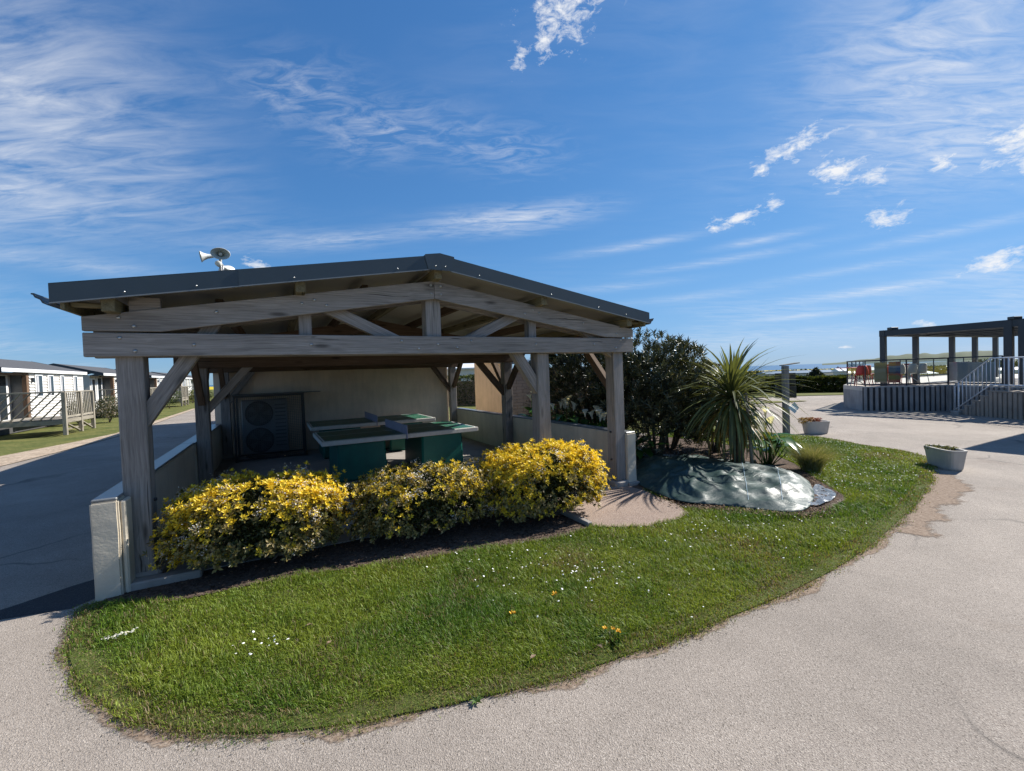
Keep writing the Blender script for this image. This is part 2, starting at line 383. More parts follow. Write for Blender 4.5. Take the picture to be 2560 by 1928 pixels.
def soilm(name, a_, b_, c_, sc=30):
    m, q, bs, _ = newmat(name); c = geo(q)
    n1 = q.noise(c, sc, 8, .72); n2 = q.noise(c, 2.4, 4)
    col = q.mix(1.0, q.ramp(n1, [(.3, a_), (.5, b_), (.72, c_)]), q.ramp(n2, [(.3, .75), (.7, 1.2)]), 'MULTIPLY')
    q.set(bs.inputs['Base Color'], col); bs.inputs['Roughness'].default_value = .95; bs.inputs['Specular IOR Level'].default_value = .1
    bump(q, bs, n1, .9, .03); return m
M['soil'] = soilm('bed_soil', (.045, .032, .025), (.11, .08, .062), (.20, .15, .12))
M['dry'] = soilm('dry_earth', (.16, .105, .07), (.30, .21, .145), (.44, .34, .25), 22)
M['dirt'] = soilm('trodden_dirt', (.13, .095, .07), (.24, .185, .145), (.36, .31, .26), 34)
m, q, bs, out = newmat('scattered_dirt'); c = geo(q)
n1 = q.noise(c, 34, 8, .72); n2 = q.noise(c, 7, 5, .65)
q.set(bs.inputs['Base Color'], q.ramp(n1, [(.3, (.12, .085, .06)), (.5, (.235, .175, .13)), (.72, (.36, .30, .24))])); bs.inputs['Roughness'].default_value = .95; bs.inputs['Specular IOR Level'].default_value = .1
fd = q.n('ShaderNodeAttribute', attribute_name='fade').outputs['Fac']
al = q.ramp(q.m('ADD', q.m('MULTIPLY', fd, .9), q.m('ADD', q.m('MULTIPLY', n2, .8), q.m('MULTIPLY', n1, .5))), [(.80, 0), (1.12, 1)])
tr = q.n('ShaderNodeBsdfTransparent'); mx = q.n('ShaderNodeMixShader'); q.set(mx.inputs[0], al); q.set(mx.inputs[1], tr.outputs[0]); q.set(mx.inputs[2], bs.outputs[0]); q.set(out.inputs[0], mx.outputs[0])
M['dirtfade'] = m
M['sand'] = soilm('sandy_verge', (.27, .20, .145), (.42, .33, .245), (.55, .46, .36), 12)
M['turf'] = soilm('turf', (.055, .08, .018), (.10, .125, .032), (.17, .155, .07), 40)
m, q, bs, _ = newmat('field_grass'); c = geo(q)
n1 = q.noise(c, 1.1, 8, .7); n2 = q.noise(c, .03, 4); n3 = q.noise(q.scale(c, 1, 1, 0), 9, 6, .7)
col = q.mix(q.ramp(n1, [(.38, 0), (.68, 1)]), (.085, .105, .03), (.19, .175, .06)); col = q.mix(1.0, col, q.ramp(n3, [(.3, .6), (.7, 1.3)]), 'MULTIPLY')
px, py, pz = q.xyz(c)
# oilseed rape in flower far out towards the sea
dist = q.m('SQRT', q.m('ADD', q.m('MULTIPLY', px, px), q.m('MULTIPLY', py, py)))
rape = q.m('MULTIPLY', q.ramp(q.m('DIVIDE', dist, 1000), [(.19, 0), (.22, 1)]), q.ramp(q.noise(c, .012, 2, .4), [(.40, 0), (.44, 1)]))
col = q.mix(rape, col, (.52, .40, .03)); q.set(bs.inputs['Base Color'], col); bs.inputs['Roughness'].default_value = .95; bs.inputs['Specular IOR Level'].default_value = .1
M['field'] = m
m, q, bs, _ = newmat('sea_water'); c = geo(q); bs.inputs['Base Color'].default_value = (.03, .10, .19, 1); bs.inputs['Roughness'].default_value = .35
bump(q, bs, q.noise(c, .05, 5), .5, 2.0); M['sea'] = m

def leafm(name, col=None, rough=.45, trans=.3, attr=True, spec=.4, var=.25):
    m, q, bs, out = newmat(name)
    if attr: base = q.n('ShaderNodeAttribute', attribute_name='col').outputs['Color']
    else:
        rd = q.n('ShaderNodeObjectInfo').outputs['Random']; nn = q.noise(obco(q), 5, 3)
        base = q.mix(1.0, q.mix(1.0, col, q.ramp(rd, [(0, 1-var), (1, 1+var)]), 'MULTIPLY'), q.ramp(nn, [(.3, .8), (.7, 1.2)]), 'MULTIPLY')
    q.set(bs.inputs['Base Color'], base); bs.inputs['Roughness'].default_value = rough; bs.inputs['Specular IOR Level'].default_value = spec
    tr = q.n('ShaderNodeBsdfTranslucent'); q.set(tr.inputs[0], q.mix(1.0, base, (1.25, 1.15, .6), 'MULTIPLY'))
    mx = q.n('ShaderNodeMixShader'); mx.inputs[0].default_value = trans; q.set(mx.inputs[1], bs.outputs[0]); q.set(mx.inputs[2], tr.outputs[0])
    q.set(out.inputs[0], mx.outputs[0]); return m
M['leaf'] = leafm('foliage'); M['leaf_gloss'] = leafm('glossy_foliage', rough=.28, trans=.15, spec=.6)
M['grass'] = leafm('grass_blades', rough=.5, trans=.35, spec=.3)
M['sword'] = leafm('sword_leaf', (.135, .155, .055), .45, .25, False, .4, .4)
M['sword_old'] = leafm('aged_sword_leaf', (.30, .19, .05), .45, .35, False, .4, .35)
M['lily_leaf'] = leafm('lily_leaf', (.06, .15, .03), .3, .25, False, .5, .4)
M['petal'] = leafm('white_petal', (.78, .76, .68), .5, .3, False, .3, .05)
M['fan_leaf'] = leafm('fan_leaf', (.075, .09, .035), .4, .2, False, .5, .3)
M['bark'] = plain('bark', (.17, .135, .10), .9, .35, 9, bmp=.6)
M['twig'] = plain('twig', (.13, .10, .07), .9, .3, 12)
M['stakew'] = plain('stake_wood', (.30, .25, .20), .85, .25, 10, bmp=.3)
M['slate'] = plain('slate_grey_metal', (.040, .056, .070), .38, .08, 3, spec=.45)
M['slate_lip_lit'] = plain('sunlit_metal_edge', (.20, .22, .235), .45, .05, 3)  # lip colour lightened to paint in the sunlit line under the fascia
M['panel'] = plain('roof_panel_underside', (.52, .48, .39), .6, .06, 2)
M['roofsheet'] = plain('roof_sheet', (.05, .06, .07), .4, .1, 3)
M['gutter'] = plain('grey_gutter', (.045, .052, .058), .4, .1, 3)
M['steel'] = plain('galvanised_steel', (.42, .43, .44), .35, .2, 30, metal=.8)
M['white_metal'] = plain('white_paint', (.72, .73, .74), .4, .05, 4)
M['white_plastic'] = plain('white_plastic', (.62, .63, .60), .35, .06, 6)
M['horn_in'] = plain('horn_grey', (.42, .44, .40), .5, .08, 6)
M['black'] = plain('black_paint', (.018, .02, .022), .5, .15, 8)
M['dark_metal'] = plain('anthracite_metal', (.032, .042, .052), .4, .1, 4)
M['hp_case'] = plain('heat_pump_casing', (.13, .135, .14), .5, .08, 4)
M['table_top'] = plain('green_table_paint', (.024, .115, .07), .4, .18, 5)
M['table_rim'] = plain('table_rim_concrete', (.56, .53, .48), .6, .1, 10)
M['table_leg'] = plain('teal_leg_paint', (.005, .115, .085), .45, .15, 5)
M['net'] = plain('lilac_net_plate', (.34, .32, .42), .5, .08, 6)
M['line'] = plain('white_line_paint', (.75, .76, .74), .5, .06, 8)
M['blueedge'] = plain('pale_blue_line', (.18, .42, .58), .4, .06, 8)
m, q, bs, _ = newmat('green_tarpaulin'); c = geo(q)
wr = q.noise(q.vm('MULTIPLY', q.vm('ADD', c, q.vm('MULTIPLY', q.noise(c, 1.2, 2, out=1), (.5, .5, .5))), (3.5, 9, 5)), 1.0, 6, .62, .5); wv = q.noise(c, 2.2, 5, .6)
q.set(bs.inputs['Base Color'], q.ramp(wv, [(.3, (.012, .032, .030)), (.7, (.032, .066, .058))])); bs.inputs['Roughness'].default_value = .47; bs.inputs['Specular IOR Level'].default_value = .55
bump(q, bs, q.m('ADD', wr, q.m('MULTIPLY', wv, .8)), .45, .03); M['tarp'] = m
m, q, bs, _ = newmat('grey_tarpaulin'); c = geo(q)
wr = q.noise(q.vm('MULTIPLY', c, (30, 9, 9)), 1.0, 5, .6, .4)
q.set(bs.inputs['Base Color'], q.ramp(wr, [(.3, (.08, .10, .12)), (.7, (.22, .25, .29))])); bs.inputs['Roughness'].default_value = .3
bump(q, bs, wr, .8, .03); M['tarp2'] = m
M['planter'] = rend('planter_concrete', (.50, .47, .42), .3, .85)
M['siding'] = plain('white_siding', (.66, .635, .59), .5, .04, 2)
M['trim'] = plain('white_trim', (.75, .75, .75), .45, .03, 3)
M['shingle'] = plain('dark_shingle', (.075, .075, .078), .85, .25, 14, bmp=.3)
M['block'] = rend('pinkish_block', (.36, .255, .20), .35, .9)
M['mortar'] = plain('mortar', (.16, .12, .10), .9, .15, 10)
M['flash'] = plain('blue_grey_flashing', (.16, .21, .26), .4, .1, 4)
M['rib'] = rend('ribbed_concrete', (.36, .345, .33), .45, .85)
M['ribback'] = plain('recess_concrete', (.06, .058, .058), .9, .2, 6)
M['warmrib'] = rend('stair_concrete', (.34, .285, .23), .4, .85)
M['deck'] = plain('terrace_deck', (.55, .50, .44), .8, .1, 4)
M['red'] = plain('red_plastic', (.50, .045, .04), .45, .1, 6)
M['chairw'] = plain('white_chair', (.72, .68, .58), .45, .05, 6)
M['board_dark'] = plain('dark_sign_board', (.055, .048, .035), .7, .25, 8)
M['plate'] = plain('pale_blue_plate', (.45, .58, .64), .4, .05, 5)
def glassm(name, tint, alpha, rough=.03):
    m, q, bs, out = newmat(name)
    tr = q.n('ShaderNodeBsdfTransparent'); q.set(tr.inputs[0], tint); gl = q.n('ShaderNodeBsdfGlossy'); gl.inputs['Roughness'].default_value = rough
    fr = q.n('ShaderNodeFresnel'); fr.inputs[0].default_value = 1.45; mx = q.n('ShaderNodeMixShader')
    q.set(mx.inputs[0], q.m('ADD', q.m('MULTIPLY', fr.outputs[0], 1.0), alpha, clamp=True)); q.set(mx.inputs[1], tr.outputs[0]); q.set(mx.inputs[2], gl.outputs[0])
    q.set(out.inputs[0], mx.outputs[0]); return m
M['glass'] = glassm('clear_glass', (.88, .93, .93), .04)
m, q, bs, _ = newmat('window_glass'); bs.inputs['Base Color'].default_value = (.02, .028, .034, 1); bs.inputs['Roughness'].default_value = .06; bs.inputs['Specular IOR Level'].default_value = .8
M['pane'] = m
M['curtain'] = plain('curtain', (.42, .42, .44), .9, .1, 6)
M['frost'] = plain('frosted_panel', (.40, .47, .52), .35, .05, 3)
M['paper'] = plain('pale_poster', (.48, .50, .60), .5, .05, 8)
def poster(name, stops, vert='z'):
    m, q, bs, _ = newmat(name); c = q.n('ShaderNodeTexCoord').outputs['Generated']; x, y, z = q.xyz(c)
    w = q.m('ADD', x, q.m('MULTIPLY', q.m('SUBTRACT', q.noise(c, 5, 4), .5), .12))      # length axis of the plate is local X
    q.set(bs.inputs['Base Color'], q.mix(.25, q.ramp(w, stops, 'CONSTANT'), q.noise(c, 9, 4, out=1), 'MULTIPLY')); bs.inputs['Roughness'].default_value = .4; return m
M['poster1'] = poster('beach_banner', [(0, (.55, .08, .05)), (.1, (.50, .13, .06)), (.16, (.30, .26, .07)), (.34, (.55, .12, .07)), (.44, (.10, .08, .20)), (.52, (.10, .22, .42)), (.72, (.36, .46, .58)), (.80, (.62, .26, .12)), (.92, (.58, .14, .08))])
M['poster2'] = poster('olive_banner', [(0, (.40, .36, .22)), (.18, (.44, .40, .28)), (.5, (.52, .47, .37)), (.7, (.38, .35, .22)), (.9, (.42, .38, .22))])
M['mesh_wire'] = plain('cage_wire', (.10, .10, .10), .5, .1, 8, metal=.3)
M['daisy'] = plain('daisy_white', (.82, .82, .78), .6, .03, 6); M['dandelion'] = plain('dandelion_yellow', (.75, .42, .01), .6, .08, 8)
M['hill'] = plain('distant_hill', (.055, .075, .033), .95, .3, .004, world=True)
# ------------------------------------------------------------------ setting: ground, sea, road, lawn, beds
def Sxy(u, v): p = S(u, v); return (p.x, p.y)
def gz(x, y):
    d = math.hypot(x, y); z = H(x, y) - .03
    if d > 620: z -= 34*min(1, (d-620)/160)**2
    return z
ax = [0]; st = 1.5
while ax[-1] < 900: ax.append(ax[-1]+st); st *= 1.07
ax = [-a_ for a_ in ax[:0:-1]] + ax
n = len(ax)
link('ground', mk('ground', [(x, y, gz(x, y)) for y in ax for x in ax], [(j*n+i, j*n+i+1, (j+1)*n+i+1, (j+1)*n+i) for j in range(n-1) for i in range(n-1)], M['field'], True))['kind'] = 'structure'
vs = []; fs = []; rr = [560, 900, 1500, 3000, 6000, 12000, 25000, 50000]; K = 96
for r_ in rr: vs += [(r_*math.cos(2*math.pi*k/K), r_*math.sin(2*math.pi*k/K), -25) for k in range(K)]
for i in range(len(rr)-1): fs += [(i*K+k, i*K+(k+1) % K, (i+1)*K+(k+1) % K, (i+1)*K+k) for k in range(K)]
link('sea', mk('sea', vs, fs, M['sea']))['kind'] = 'structure'
# far shore of the bay and the inland ridge
def ridge(name, az0, az1, d, hfun, zb, depth):
    vs = []; fs = []; N = 70; K2 = 7
    for i in range(N+1):
        a_ = R(az0 + (az1-az0)*i/N)
        for k in range(K2):
            t = k/(K2-1); dd = d + depth*(t-.5); hh = hfun(i/N)*math.sin(math.pi*t)**.7*(1+.25*noise.noise(Vector((i*.23, t*3, d*.01))))
            vs.append((dd*math.sin(a_), dd*math.cos(a_), zb + hh))
    for i in range(N):
        for k in range(K2-1): fs.append((i*K2+k, i*K2+k+1, (i+1)*K2+k+1, (i+1)*K2+k))
    link(name, mk(name, vs, fs, M['hill'], True))['kind'] = 'structure'
ridge('headland', 35.5, 48, 9000, lambda t: 22 + 95*min(1, t*2.2)**1.5, -26, 1500)
ridge('inland_ridge', 40.5, 75, 520, lambda t: 3.4 + 1.2*min(1, t*2), -4, 260)

road_poly = [(-15, -12), (60, -12), (60, 22), (40, 30), (24, 29), (19, 28.6), (13, 26.5), (9.5, 22), (7.0, 15), (6.2, 11.6)]
road_poly += [Sxy(6, 7), Sxy(3, 7.6), Sxy(-.1, 7.6), Sxy(-.1, 22), Sxy(-.9, 60), Sxy(-5.0, 60), Sxy(-4.22, 33.5), Sxy(-3.95, 20), Sxy(-3.93, 15.5), Sxy(-4.29, 11.8), Sxy(-4.6, 9.7), Sxy(-5.0, 5), Sxy(-5.6, 0), Sxy(-7.5, -8)]
sheet('road', road_poly, lambda x, y: H(x, y), M['road'], 1.1)
sheet('sandy_verge', [Sxy(-4.25, 36), Sxy(-3.97, 20), Sxy(-3.95, 15.5), Sxy(-4.3, 11.8), Sxy(-4.6, 9.7), Sxy(-5.2, 4), Sxy(-8, -4), Sxy(-9, -3), Sxy(-6.5, 6), Sxy(-5.5, 12), Sxy(-4.8, 14.7), Sxy(-4.36, 17), Sxy(-4.38, 22), Sxy(-4.5, 35)], lambda x, y: H(x, y) + .012, M['sand'], .5)
sheet('asphalt_patch', [Sxy(-1.05, -.02), Sxy(-.75, .16), Sxy(-.45, .38), Sxy(-.17, .52), Sxy(-.165, -.02), Sxy(-.30, -.16), Sxy(-.62, -.1)], lambda x, y: H(x, y) + .003, M['patch'], .15)

LAWN = [(-3.52, 3.52), (-3.36, 3.30), (-3.08, 2.9), (-2.61, 2.52), (-2.17, 2.28), (-1.71, 2.15), (-1.31, 2.11), (-.89, 2.15), (-.32, 2.27), (.33, 2.47), (.79, 2.68), (1.34, 2.93), (2.03, 3.25), (3.02, 3.84), (4.27, 4.77), (5.4, 5.7), (6.2, 6.47), (6.95, 7.2), (7.35, 7.74), (7.42, 8.46), (7.25, 9.07), (7.2, 10.07), (6.9, 10.6), (6.3, 11.4), (5.0, 12.6), (3.6, 12.0), (2.9, 9), (1.7, 6.4), (.8, 4.9), (-.5, 4.5), (-2.1, 3.95), (-2.75, 3.68)]
LAWN_S = smoothpoly(LAWN, 2)
def edge_d(x, y):
    p = np.asarray(LAWN_S); q_ = np.roll(p, -1, 0); d_ = q_-p; X = np.asarray(x)[:, None]; Y = np.asarray(y)[:, None]
    t = np.clip(((X-p[:, 0])*d_[:, 0] + (Y-p[:, 1])*d_[:, 1])/(d_**2).sum(1), 0, 1)
    return np.sqrt(((X-p[:, 0]-t*d_[:, 0])**2 + (Y-p[:, 1]-t*d_[:, 1])**2)).min(1)
# worn earth rim where the grass meets the tarmac
def grow(poly, amt):
    c = np.mean(poly, 0); out = []
    for i, p in enumerate(poly):
        a_ = np.array(poly[i-1]); b_ = np.array(poly[(i+1) % len(poly)]); t = b_-a_; t = t/np.linalg.norm(t); nrm = np.array([t[1], -t[0]])
        am = amt*(1 + 1.1*pn2(p[0], p[1], 2.1) + .7*pn2(p[0], p[1], 6.0)); out.append(tuple(np.array(p) + nrm*am))
    return out
rim = [p for p in grow(smoothpoly(LAWN, 4), .045)]
sheet('worn_earth_rim', grow(smoothpoly(LAWN, 4), .075), lambda x, y: H(x, y) + .002, M['dirtfade'], .045, fade=.10, band=.22)
sheet('bare_earth', grow(smoothpoly([(6.19, 6.46), (6.46, 6.57), (6.4, 6.23), (5.79, 5.66), (4.75, 4.87), (4.05, 4.38), (3.96, 4.38), (4.91, 5.2)], 4), -.14), lambda x, y: H(x, y) + .004, M['dirtfade'], .06, fade=.32)
EARTH = [(6.19, 6.46), (6.46, 6.57), (6.4, 6.23), (5.79, 5.66), (4.75, 4.87), (4.05, 4.38), (3.96, 4.38), (4.91, 5.2)]
LZ = lambda x, y: .012 + .004*pn2(x, y, 1.7)
sheet('lawn', LAWN_S, LZ, M['turf'], .16)
BED = [Sxy(-.1, -.14), Sxy(.0, -.32), Sxy(.45, -.52), Sxy(1.2, -.55), Sxy(2.0, -.72), Sxy(3.0, -.95), Sxy(3.9, -1.12), Sxy(4.3, -1.06), Sxy(4.28, .2), Sxy(2, .15), Sxy(.3, .05)]
sheet('planting_bed', BED, lambda x, y: H(x, y) + .021 + .006*pn2(x, y, 9), M['soil'], .07)
BED2 = [(1.62, 6.5), (1.93, 5.95), (2.04, 5.38), (2.45, 5.27), (2.72, 5.16), (3.12, 4.93), (3.45, 4.97), (3.75, 5.12), (4.22, 5.5), (4.36, 6.0), (4.55, 6.7), (4.9, 7.6), (5.0, 8.8), (4.4, 10.4), (3.2, 11.6), (1.2, 12.4), (-.6, 12.6), (-.2, 10.2), (.9, 8.6)]
def mound(x, y):
    return H(x, y) + .05 + .17*math.exp(-(((x-2.75)/.95)**2 + ((y-6.75)/1.15)**2)) + .13*math.exp(-(((x-3.5)/.75)**2 + ((y-6.1)/.7)**2))
def bedz(x, y):
    e = min(1, max(0, (edge_bed(x, y)-.14)/.5)); return .022*(1-e) + e*(mound(x, y)-.03) + .006*pn2(x, y, 5)
def edge_bed(x, y, P=BED2):
    p = np.asarray(P); q_ = np.roll(p, -1, 0); d_ = q_-p
    t = np.clip(((x-p[:, 0])*d_[:, 0] + (y-p[:, 1])*d_[:, 1])/(d_**2).sum(1), 0, 1)
    return float(np.sqrt(((x-p[:, 0]-t*d_[:, 0])**2 + (y-p[:, 1]-t*d_[:, 1])**2).min()))
sheet('mounded_bed', smoothpoly(BED2, 1), bedz, M['soil'], .14)
sheet('path', [Sxy(4.28, .1), Sxy(4.24, -1.02), Sxy(4.34, -1.12), Sxy(4.74, -1.36), Sxy(5.2, -1.38), Sxy(5.46, -1.3), Sxy(5.6, -1.05), Sxy(5.74, -.4), Sxy(5.82, .14)], lambda x, y: H(x, y) + .024, M['path'], .3)
sheet('grass_strip', [(13, 27), (19, 28.7), (24, 29.1), (40, 30.2), (60, 26), (60, 60), (10, 60)], lambda x, y: H(x, y) + .03, M['field'], 2)
sheet('grass_island', smoothpoly([(11, 21.5), (13.8, 22.4), (16.4, 23.4), (14, 23.8), (11, 23.6)], 2), lambda x, y: H(x, y) + .03, M['field'], .8)

# grass blades on the lawn
def blades(name, n, poly, exclude, hmin, hmax, wid, dens=None, label='short mown grass', pts=None):
    p = np.asarray(poly); lo, hi = p.min(0), p.max(0); xs = []; ys = []
    tot = 0
    while tot < n and pts is None:
        X = rng.uniform(lo[0], hi[0], n); Y = rng.uniform(lo[1], hi[1], n); kk = np.clip(9/(X**2+Y**2), .25, 1) > rng.random(n); X, Y = X[kk], Y[kk]; k = inpoly(X, Y, poly)
        for ex in exclude: k &= ~inpoly(X, Y, ex)
        if dens is not None: k &= rng.random(len(X)) < dens(X, Y)
        xs.append(X[k]); ys.append(Y[k]); tot += k.sum()
    X, Y = (np.concatenate(xs)[:n], np.concatenate(ys)[:n]) if pts is None else (pts[:, 0], pts[:, 1])
    d = np.hypot(X, Y)
    # tuft-scale variation
    f = .75*vn(X, Y, 2.6) + .45*vn(X, Y, 8); g = .75*vn(X, Y, 1.1, 5) + .5*vn(X, Y, 3.4, 9)
    ed = np.clip(edge_d(X, Y)/.16, .6, 1)
    h_ = (hmin + (hmax-hmin)*rng.random(n)**2.2)*(1+.55*f)*ed*(1-.35*np.clip(vn(X, Y, 1.3, 21)-.1, 0, 1)); w_ = wid*(.7+.6*rng.random(n))*(.55 + d*.17)
    Z = .008 + 0*X
    a_ = rng.uniform(0, 2*np.pi, n) ; lean = rng.uniform(.15, 1.15, n); dirx = np.cos(a_)+.35*np.sin(f*6); diry = np.sin(a_)+.35*np.cos(f*6)
    B = np.stack([X, Y, Z], 1); sd = np.stack([-np.sin(a_), np.cos(a_), 0*a_], 1)*w_[:, None]*.5
    l1 = np.stack([dirx*lean*h_*.28, diry*lean*h_*.28, h_*.62], 1); l2 = np.stack([dirx*lean*h_*.85, diry*lean*h_*.85, h_*(1-.28*lean)], 1)
    V = np.stack([B-sd, B+sd, B+l1-sd*.8, B+l1+sd*.8, B+l2], 1).reshape(-1, 3)
    k = np.arange(n)[:, None]*5; F = np.concatenate([k+np.array([[0, 1, 3]]), k+np.array([[0, 3, 2]]), k+np.array([[2, 3, 4]])], 0)
    t = np.clip(.48+.75*g+rng.normal(0, .18, n), 0, 1)[:, None]
    c = (1-t)*np.array([.085, .168, .015]) + t*np.array([.225, .28, .034])
    patch = np.clip(vn(X, Y, 1.3, 21)+.5*vn(X, Y, 4.1, 23)-.25, 0, 1)
    dry = (rng.random(n) < .07+.5*patch+.3*(ed < .8))[:, None]; c = np.where(dry, np.array([.24, .18, .09])*(.6+.6*rng.random((n, 1))), c)
    c = c*(.75+.5*rng.random((n, 1)))
    o = link(name, npmesh(name, V, F, M['grass'], np.repeat(c, 5, 0)))
    return tag(o, label, 'grass', kind='stuff')
TARP = [(1.88, 6.0), (2.10, 5.44), (2.42, 5.36), (2.63, 5.25), (2.78, 5.18), (3.0, 5.03), (3.15, 4.97), (3.36, 5.02), (3.55, 5.2), (3.88, 5.6), (4.14, 6.07), (4.27, 6.3), (4.36, 6.69), (4.37, 7.09), (4.1, 7.5), (3.5, 8.2), (2.7, 8.8), (2.2, 8.2), (1.80, 6.87)]
PATHP = [Sxy(4.28, .1), Sxy(4.24, -1.02), Sxy(4.34, -1.12), Sxy(4.74, -1.36), Sxy(5.2, -1.38), Sxy(5.46, -1.3), Sxy(5.6, -1.05), Sxy(5.74, -.4), Sxy(5.82, .14)]
shrink = lambda P, k=.955: [tuple(np.mean(P, 0)+(np.array(p)-np.mean(P, 0))*k) for p in P]
thin = lambda X, Y: np.clip(edge_d(X, Y)/.12, .45, 1)*np.clip(1.1+.8*vn(X, Y, 1.7, 3), .4, 1)
blades('lawn_grass', 420000, grow(smoothpoly(LAWN, 4), .026), [shrink(BED), BED2, shrink(PATHP)], .020, .070, .0034, thin, 'short mown green grass of the curved lawn')
rp_ = np.array(smoothpoly(LAWN, 4)); tn_ = np.roll(rp_, -1, 0)-np.roll(rp_, 1, 0); nn_ = unit(np.stack([tn_[:, 1], -tn_[:, 0]], 1)); ki = rng.integers(0, len(rp_), 26000)
fx = rp_[ki] + nn_[ki]*np.abs(rng.normal(0, .033, (26000, 1))) + rng.normal(0, .02, (26000, 2)); kf = rng.random(26000) < np.clip(.55+.9*vn(fx[:, 0], fx[:, 1], 5.5, 31), .05, 1); fx = fx[kf]
for ex in (BED, BED2, PATHP): fx = fx[~inpoly(fx[:, 0], fx[:, 1], ex)]
blades('lawn_fringe', len(fx), LAWN_S, [], .012, .045, .0034, None, 'ragged dry grass fringe along the lawn rim', fx)
# daisies and dandelions
def flowers(name, pts, r, mat, label, cat):
    V = []; F = []
    for (x, y, z, s) in pts:
        k = len(V); tx, ty = rng.normal(0, .25, 2)
        V.append((x, y, z+r*.35*s)); m_ = 8
        for i in range(m_):
            t = 2*math.pi*i/m_; V.append((x+r*s*math.cos(t), y+r*s*math.sin(t), z + r*s*(tx*math.cos(t)+ty*math.sin(t))))
        F += [(k, k+1+i, k+1+(i+1) % m_) for i in range(m_)]
    o = link(name, mk(name, V, F, mat)); return tag(o, label, cat, kind='stuff')
dp = []
for (cx, cy, sp, nn) in [(-1.72, 2.78, .10, 16), (-.35, 4.0, .30, 26), (.25, 3.75, .28, 40), (.65, 3.45, .25, 30), (1.9, 4.55, .35, 40), (3.9, 5.9, .5, 45), (4.7, 6.3, .5, 110), (5.4, 6.9, .7, 120), (6.0, 7.6, .8, 140), (5.7, 8.6, .9, 150), (6.2, 9.6, .7, 130), (4.6, 7.2, .4, 60), (1.2, 4.0, .8, 30), (2.8, 4.6, .6, 40)]:
    for _ in range(nn):
        x, y = cx + rng.normal(0, sp), cy + rng.normal(0, sp*.8)
        if inpoly(np.array([x]), np.array([y]), LAWN_S)[0] and not any(inpoly(np.array([x]), np.array([y]), e)[0] for e in (BED, BED2, PATHP)):
            dp.append((x, y, LZ(x, y) + rng.uniform(.035, .06), rng.uniform(.6, 1.2)))
flowers('daisies', dp, .0075, M['daisy'], 'scattered white daisies dotted over the lawn', 'daisies')
fp = [(-2.80+.0028*i+rng.normal(0, .008), 2.885+.0022*i+rng.normal(0, .009), .06+rng.normal(0, .006), rng.uniform(.5, 1)) for i in range(48)]
sp_ = thing('fallen_blossom', TM(-2.75, 2.95, LZ(-2.75, 2.95)), 'small fallen spray of cream blossom on the lawn tip beside the tarmac', 'blossom')
bl = flowers('petals', [(x+2.75, y-2.95, z-.012, s) for x, y, z, s in fp], .008, M['petal'], None, None); bl.parent = sp_
dand = [(.27, 3.27, 1), (.255, 3.24, .6), (-.06, 3.02, .9), (-.04, 3.02, .7), (.55, 2.80, .9), (.60, 2.79, .8), (.63, 2.76, .9)]
for i, (x, y, s) in enumerate(dand):
    t = thing('dandelion', TM(x, y, LZ(x, y)), ['taller yellow dandelion over the low weed in the open lawn', 'smaller yellow dandelion beside the taller one in the open lawn', 'larger of two touching yellow dandelions in the mid lawn', 'smaller of two touching yellow dandelions in the mid lawn', 'yellow dandelion on the near side of the edge weed', 'middle yellow dandelion on the leafy edge weed', 'yellow dandelion on the leafy edge weed closest to the tarmac'][i], 'dandelion', ['dandelions in open lawn', 'dandelion pair in lawn', 'dandelions on the edge weed'][0 if i < 2 else 1 if i < 4 else 2])
    tube('stem', t, M['lily_leaf'], [(0, 0, 0), (.004, 0, .05)], .002, 5)
    V = []; F = []
    for j in range(26):
        a_ = rng.uniform(0, 6.28); l_ = .022*s*rng.uniform(.6, 1); k = len(V); e_ = .006
        V += [(0, 0, .05), (l_*math.cos(a_-.18), l_*math.sin(a_-.18), .05+rng.uniform(.002, .014)), (l_*math.cos(a_+.18), l_*math.sin(a_+.18), .05+rng.uniform(.002, .014))]; F.append((k, k+1, k+2))
    link('flower_head', mk('head', V, F, M['dandelion']), t)
def weed(x, y, n_, L_, label):
    t = thing('weed', TM(x, y, LZ(x, y)-.005), label, 'weed')
    a_ = np.arange(n_)*2.4; P = np.zeros((n_, 3)); D = np.stack([np.cos(a_), np.sin(a_), rng.uniform(.25, .8, n_)], 1)
    v, f_ = leaves(P, D, np.tile([0, 0, 1.], (n_, 1)), L_*rng.uniform(.6, 1.1, n_), L_*.32*np.ones(n_), .25)
    link('leaf_rosette', npmesh('rosette', v, f_, M['leaf'], np.tile([.09, .16, .03], (len(v), 1))*rng.uniform(.7, 1.3, (len(v), 1))), t)
weed(-.25, 2.27, 9, .045, 'small green weed growing out of the tarmac at the lawn edge')
weed(.585, 2.77, 16, .12, 'leafy dandelion weed at the lawn edge with yellow heads')
weed(.35, 3.2, 10, .06, 'low leafy weed under dandelions in the open lawn')
for i, (x, y, c_, l_) in enumerate([(-1.25, 2.75, .35, 'curled'), (.05, 2.55, .2, 'flat'), (.5, 2.62, .8, 'broken'), (-1.45, 3.0, 1.2, 'pale')]):
    me = mk('dry_leaf', [(0, 0, 0), (.018, .012, .012), (.05, .004, .004), (.02, -.014, .01)], [(0, 1, 2), (0, 2, 3)], M['dry'])
    tag(link('dry_leaf', me, None, TM(x, y, LZ(x, y)+.035, c_*3)), l_ + ' dry brown leaf lying on the short grass', 'leaf')
